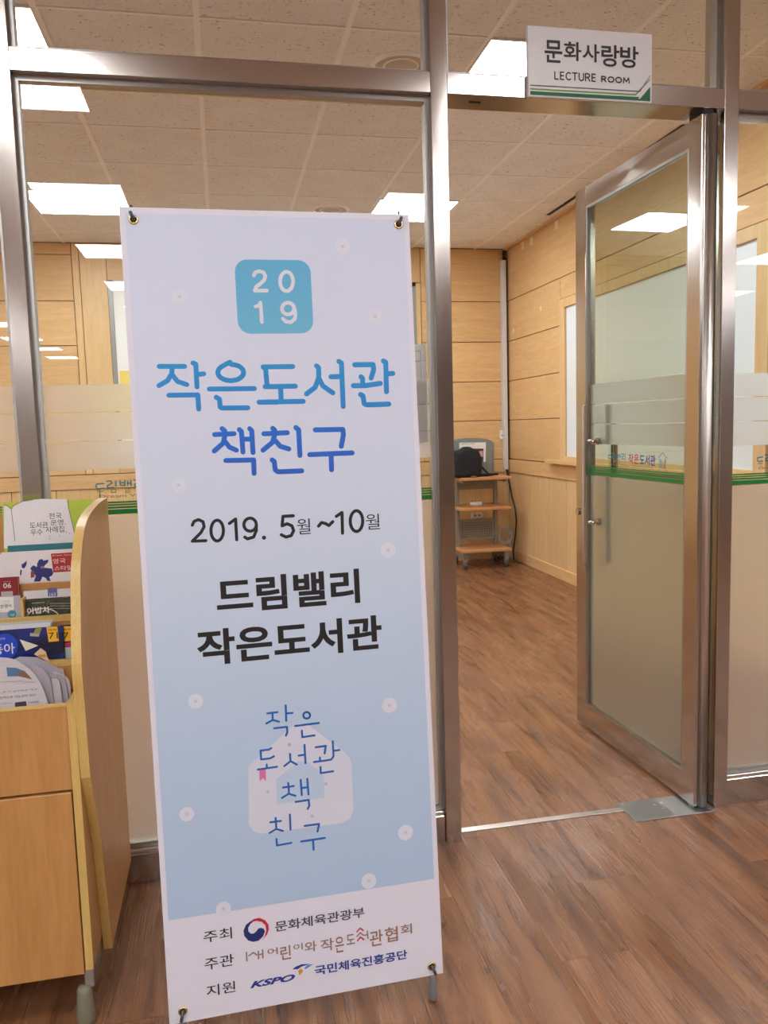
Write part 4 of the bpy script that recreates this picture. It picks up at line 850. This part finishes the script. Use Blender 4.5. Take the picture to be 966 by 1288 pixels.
tube('strap_buckle', [Vector((hit(x, 600, 1, 6.79).x, 6.79, ZS+0.007)) for x in (592, 600)], 0.007, M('strap_tan', 110, 84, 62), bg, 8)
# cable duct and wall fittings
dx0, dx1 = 2.628, 2.668
du = empty('cable_duct', ((dx0+dx1)/2, YB, 0.85), 'white slotted cable duct running up the far corner', 'cable duct')
box('duct_body', (dx0, YB-0.055, 0.858), (dx1, YB-0.001, 2.80), M('duct_white', 214, 212, 210), du, bev=0.002)
for k_ in range(76): box('duct_finger', (dx0-0.005, YB-0.050, 0.87+k_*0.0253), (dx0-0.0003, YB-0.004, 0.882+k_*0.0253), MATS['duct_white'], du)
tube('duct_cable', [(2.655, YB-0.03, 2.801), (2.657, YB-0.03, 2.87), (2.66, YB-0.03, ZC-0.021)], 0.016, RUBBER, du)
tube('duct_cable', [(2.678, YB-0.02, 2.83), (2.678, YB-0.02, 0.96)], 0.006, RUBBER, du)
ob = empty('wall_outlet', (2.6, YB, 1.147), 'small white switch box on the far wall left of the duct', 'switch')
a = hit(628, 541, 1, YB); b = hit(634, 552.5, 1, YB)
box('back_box', (a.x, YB-0.030, b.z), (b.x-0.016, YB-0.001, a.z), WHITE, ob, bev=0.004); box('rocker', (a.x+0.012, YB-0.034, b.z+0.03), (b.x-0.022, YB-0.0305, b.z+0.045), CGR, ob)
o2 = empty('power_strip', (2.33, 7.0, 0.556), 'white power strip lying on the cart\'s middle shelf', 'power strip')
pa = hit(592, 636, 1, 7.0); pb = hit(606, 636, 1, 7.0); box('strip_body', (pa.x, 6.985, 0.5565), (pb.x, 7.02, 0.585), WHITE, o2, bev=0.004)
for k_ in range(3): disc('socket', (pa.x+0.02+k_*0.028, 7.0, 0.585), (0, 0, 1), 0.009, 0.001, CGR, o2, 10)
so = empty('socket_outlet', (2.36, YB-0.012, 0.44), 'white double socket on the far wall under the middle shelf', 'socket')
sa = hit(593, 645.5, 1, YB-0.01); sb = hit(607, 651, 1, YB-0.01); box('cover_plate', (sa.x, YB-0.020, sb.z), (sb.x, YB-0.0005, sa.z), WHITE, so, bev=0.002)
for k_ in (0.3, 0.7): disc('socket_hole', (sa.x+(sb.x-sa.x)*k_, YB-0.020, (sa.z+sb.z)/2), (0, -1, 0), 0.010, 0.001, CGR, so, 12)
tag(tube('power_cable', [(2.655, YB-0.045, 0.856), (2.660, 7.262, 0.80), hit(641.5, 612, 0, 2.668), hit(644, 625, 0, 2.670), hit(648, 640, 0, 2.670), hit(649.5, 655, 0, 2.670), hit(648.5, 672, 0, 2.670), Vector((2.655, 7.12, 0.10)), Vector((2.65, 7.10, 0.009))], 0.008, RUBBER, n=8), 'black power cable hanging from the duct beside the cart', 'cable')
tag(tube('thin_cable', [(2.64, YB-0.045, 0.856), hit(634.5, 598, 1, 7.25), hit(640, 625, 1, 7.25), hit(640.5, 650, 1, 7.25), hit(640.5, 672, 1, 7.25)], 0.004, M('cream_cable', 206, 188, 150), n=6), 'thin cream cable running down behind the cart\'s right side', 'cable')
random.seed(11); cc = hit(639, 679, 1, 6.98); P = []
for k_ in range(90):
    a = k_/90*2*math.pi*5.0; rr = 0.062+0.022*math.sin(k_*0.37); P.append((cc.x+0.035+rr*math.cos(a)*0.95+0.012*math.sin(k_*0.13), 7.205+0.012*math.sin(k_*0.21), cc.z-0.005+rr*1.1*math.sin(a)*(1+0.1*math.sin(k_*0.05))))
P += [(2.655, 7.205, 0.16), (2.66, 7.205, 0.06), (2.66, 7.15, 0.006)]
tag(tube('coiled_cable', P, 0.0045, M('grey_cable', 216, 214, 210), n=6), 'grey coiled cable bundle hanging behind the cart\'s lower right', 'cable')
P = [(2.545+0.06*math.cos(a/14*6.283*2), 7.22+0.02*math.sin(a*0.7), 0.052+0.045*math.sin(a/14*6.283*2)) for a in range(29)]+[(2.5, 7.22, 0.008)]
tag(tube('coiled_cable', P, 0.007, RUBBER, n=8), 'black coiled cable on the floor behind the cart', 'cable')
# small papers taped on the right wall, notice on the glass
for k_, (x, y, lab) in enumerate(((657.5, 300, 'small beige tape patch high on the right wall, nearest the corner'), (668.5, 303.5, 'small beige tape patch high on the right wall, middle one'), (700, 282, 'small beige tape patch high on the right wall, nearest the door'), (646, 416, 'small pale tape mark low on the right wall near the duct'), (680.5, 388, 'tiny pale tape mark left of the right-wall window casing'))):
    c = hit(x, y, 0, XW); s_ = 0.032 if k_ < 3 else 0.02
    if c.z+s_ > ZC-0.02: c.z = ZC-0.025-s_
    tag(box('tape_patch', (XW-0.0022, c.y-s_, c.z-s_), (XW-0.0002, c.y+s_, c.z+s_), M('tape_beige', 232, 214, 180)), lab, 'tape', 'tape patches on the right wall')
nt = empty('glass_notice', (0.51, GY+0.006, 1.455), 'white notice sheet behind the glass between banner and post', 'notice')
NP = Plane((0, GY+0.0055, 0), (1, 0, 0), (0, 0, 1)); nx1, nz1 = NP.px(535.5, 433); nz0 = NP.px(537, 556)[1]
box('sheet', (nx1-0.21, GY+0.0055, nz0), (nx1, GY+0.0062, nz1), M('notice_paper', 224, 224, 222, 0.7), nt)
q = Print(Plane((0, GY+0.0054, 0), (1, 0, 0), (0, 0, 1)), 0.0); wv = nx1-0.21
for s_ in (((nx1-0.017, nz1-0.02), (nx1-0.017, nz0+0.04)), ((nx1-0.19, nz1-0.02), (nx1-0.017, nz1-0.02)), ((nx1-0.19, nz1-0.05), (nx1-0.017, nz1-0.05)), ((nx1-0.19, nz0+0.04), (nx1-0.017, nz0+0.04))): q.stroke_uv(list(s_), 0.0012)
q.done('ruled_box', mat('ruled_grey', S(140, 140, 140), 0.7), nt)
bpy.context.view_layer.update()
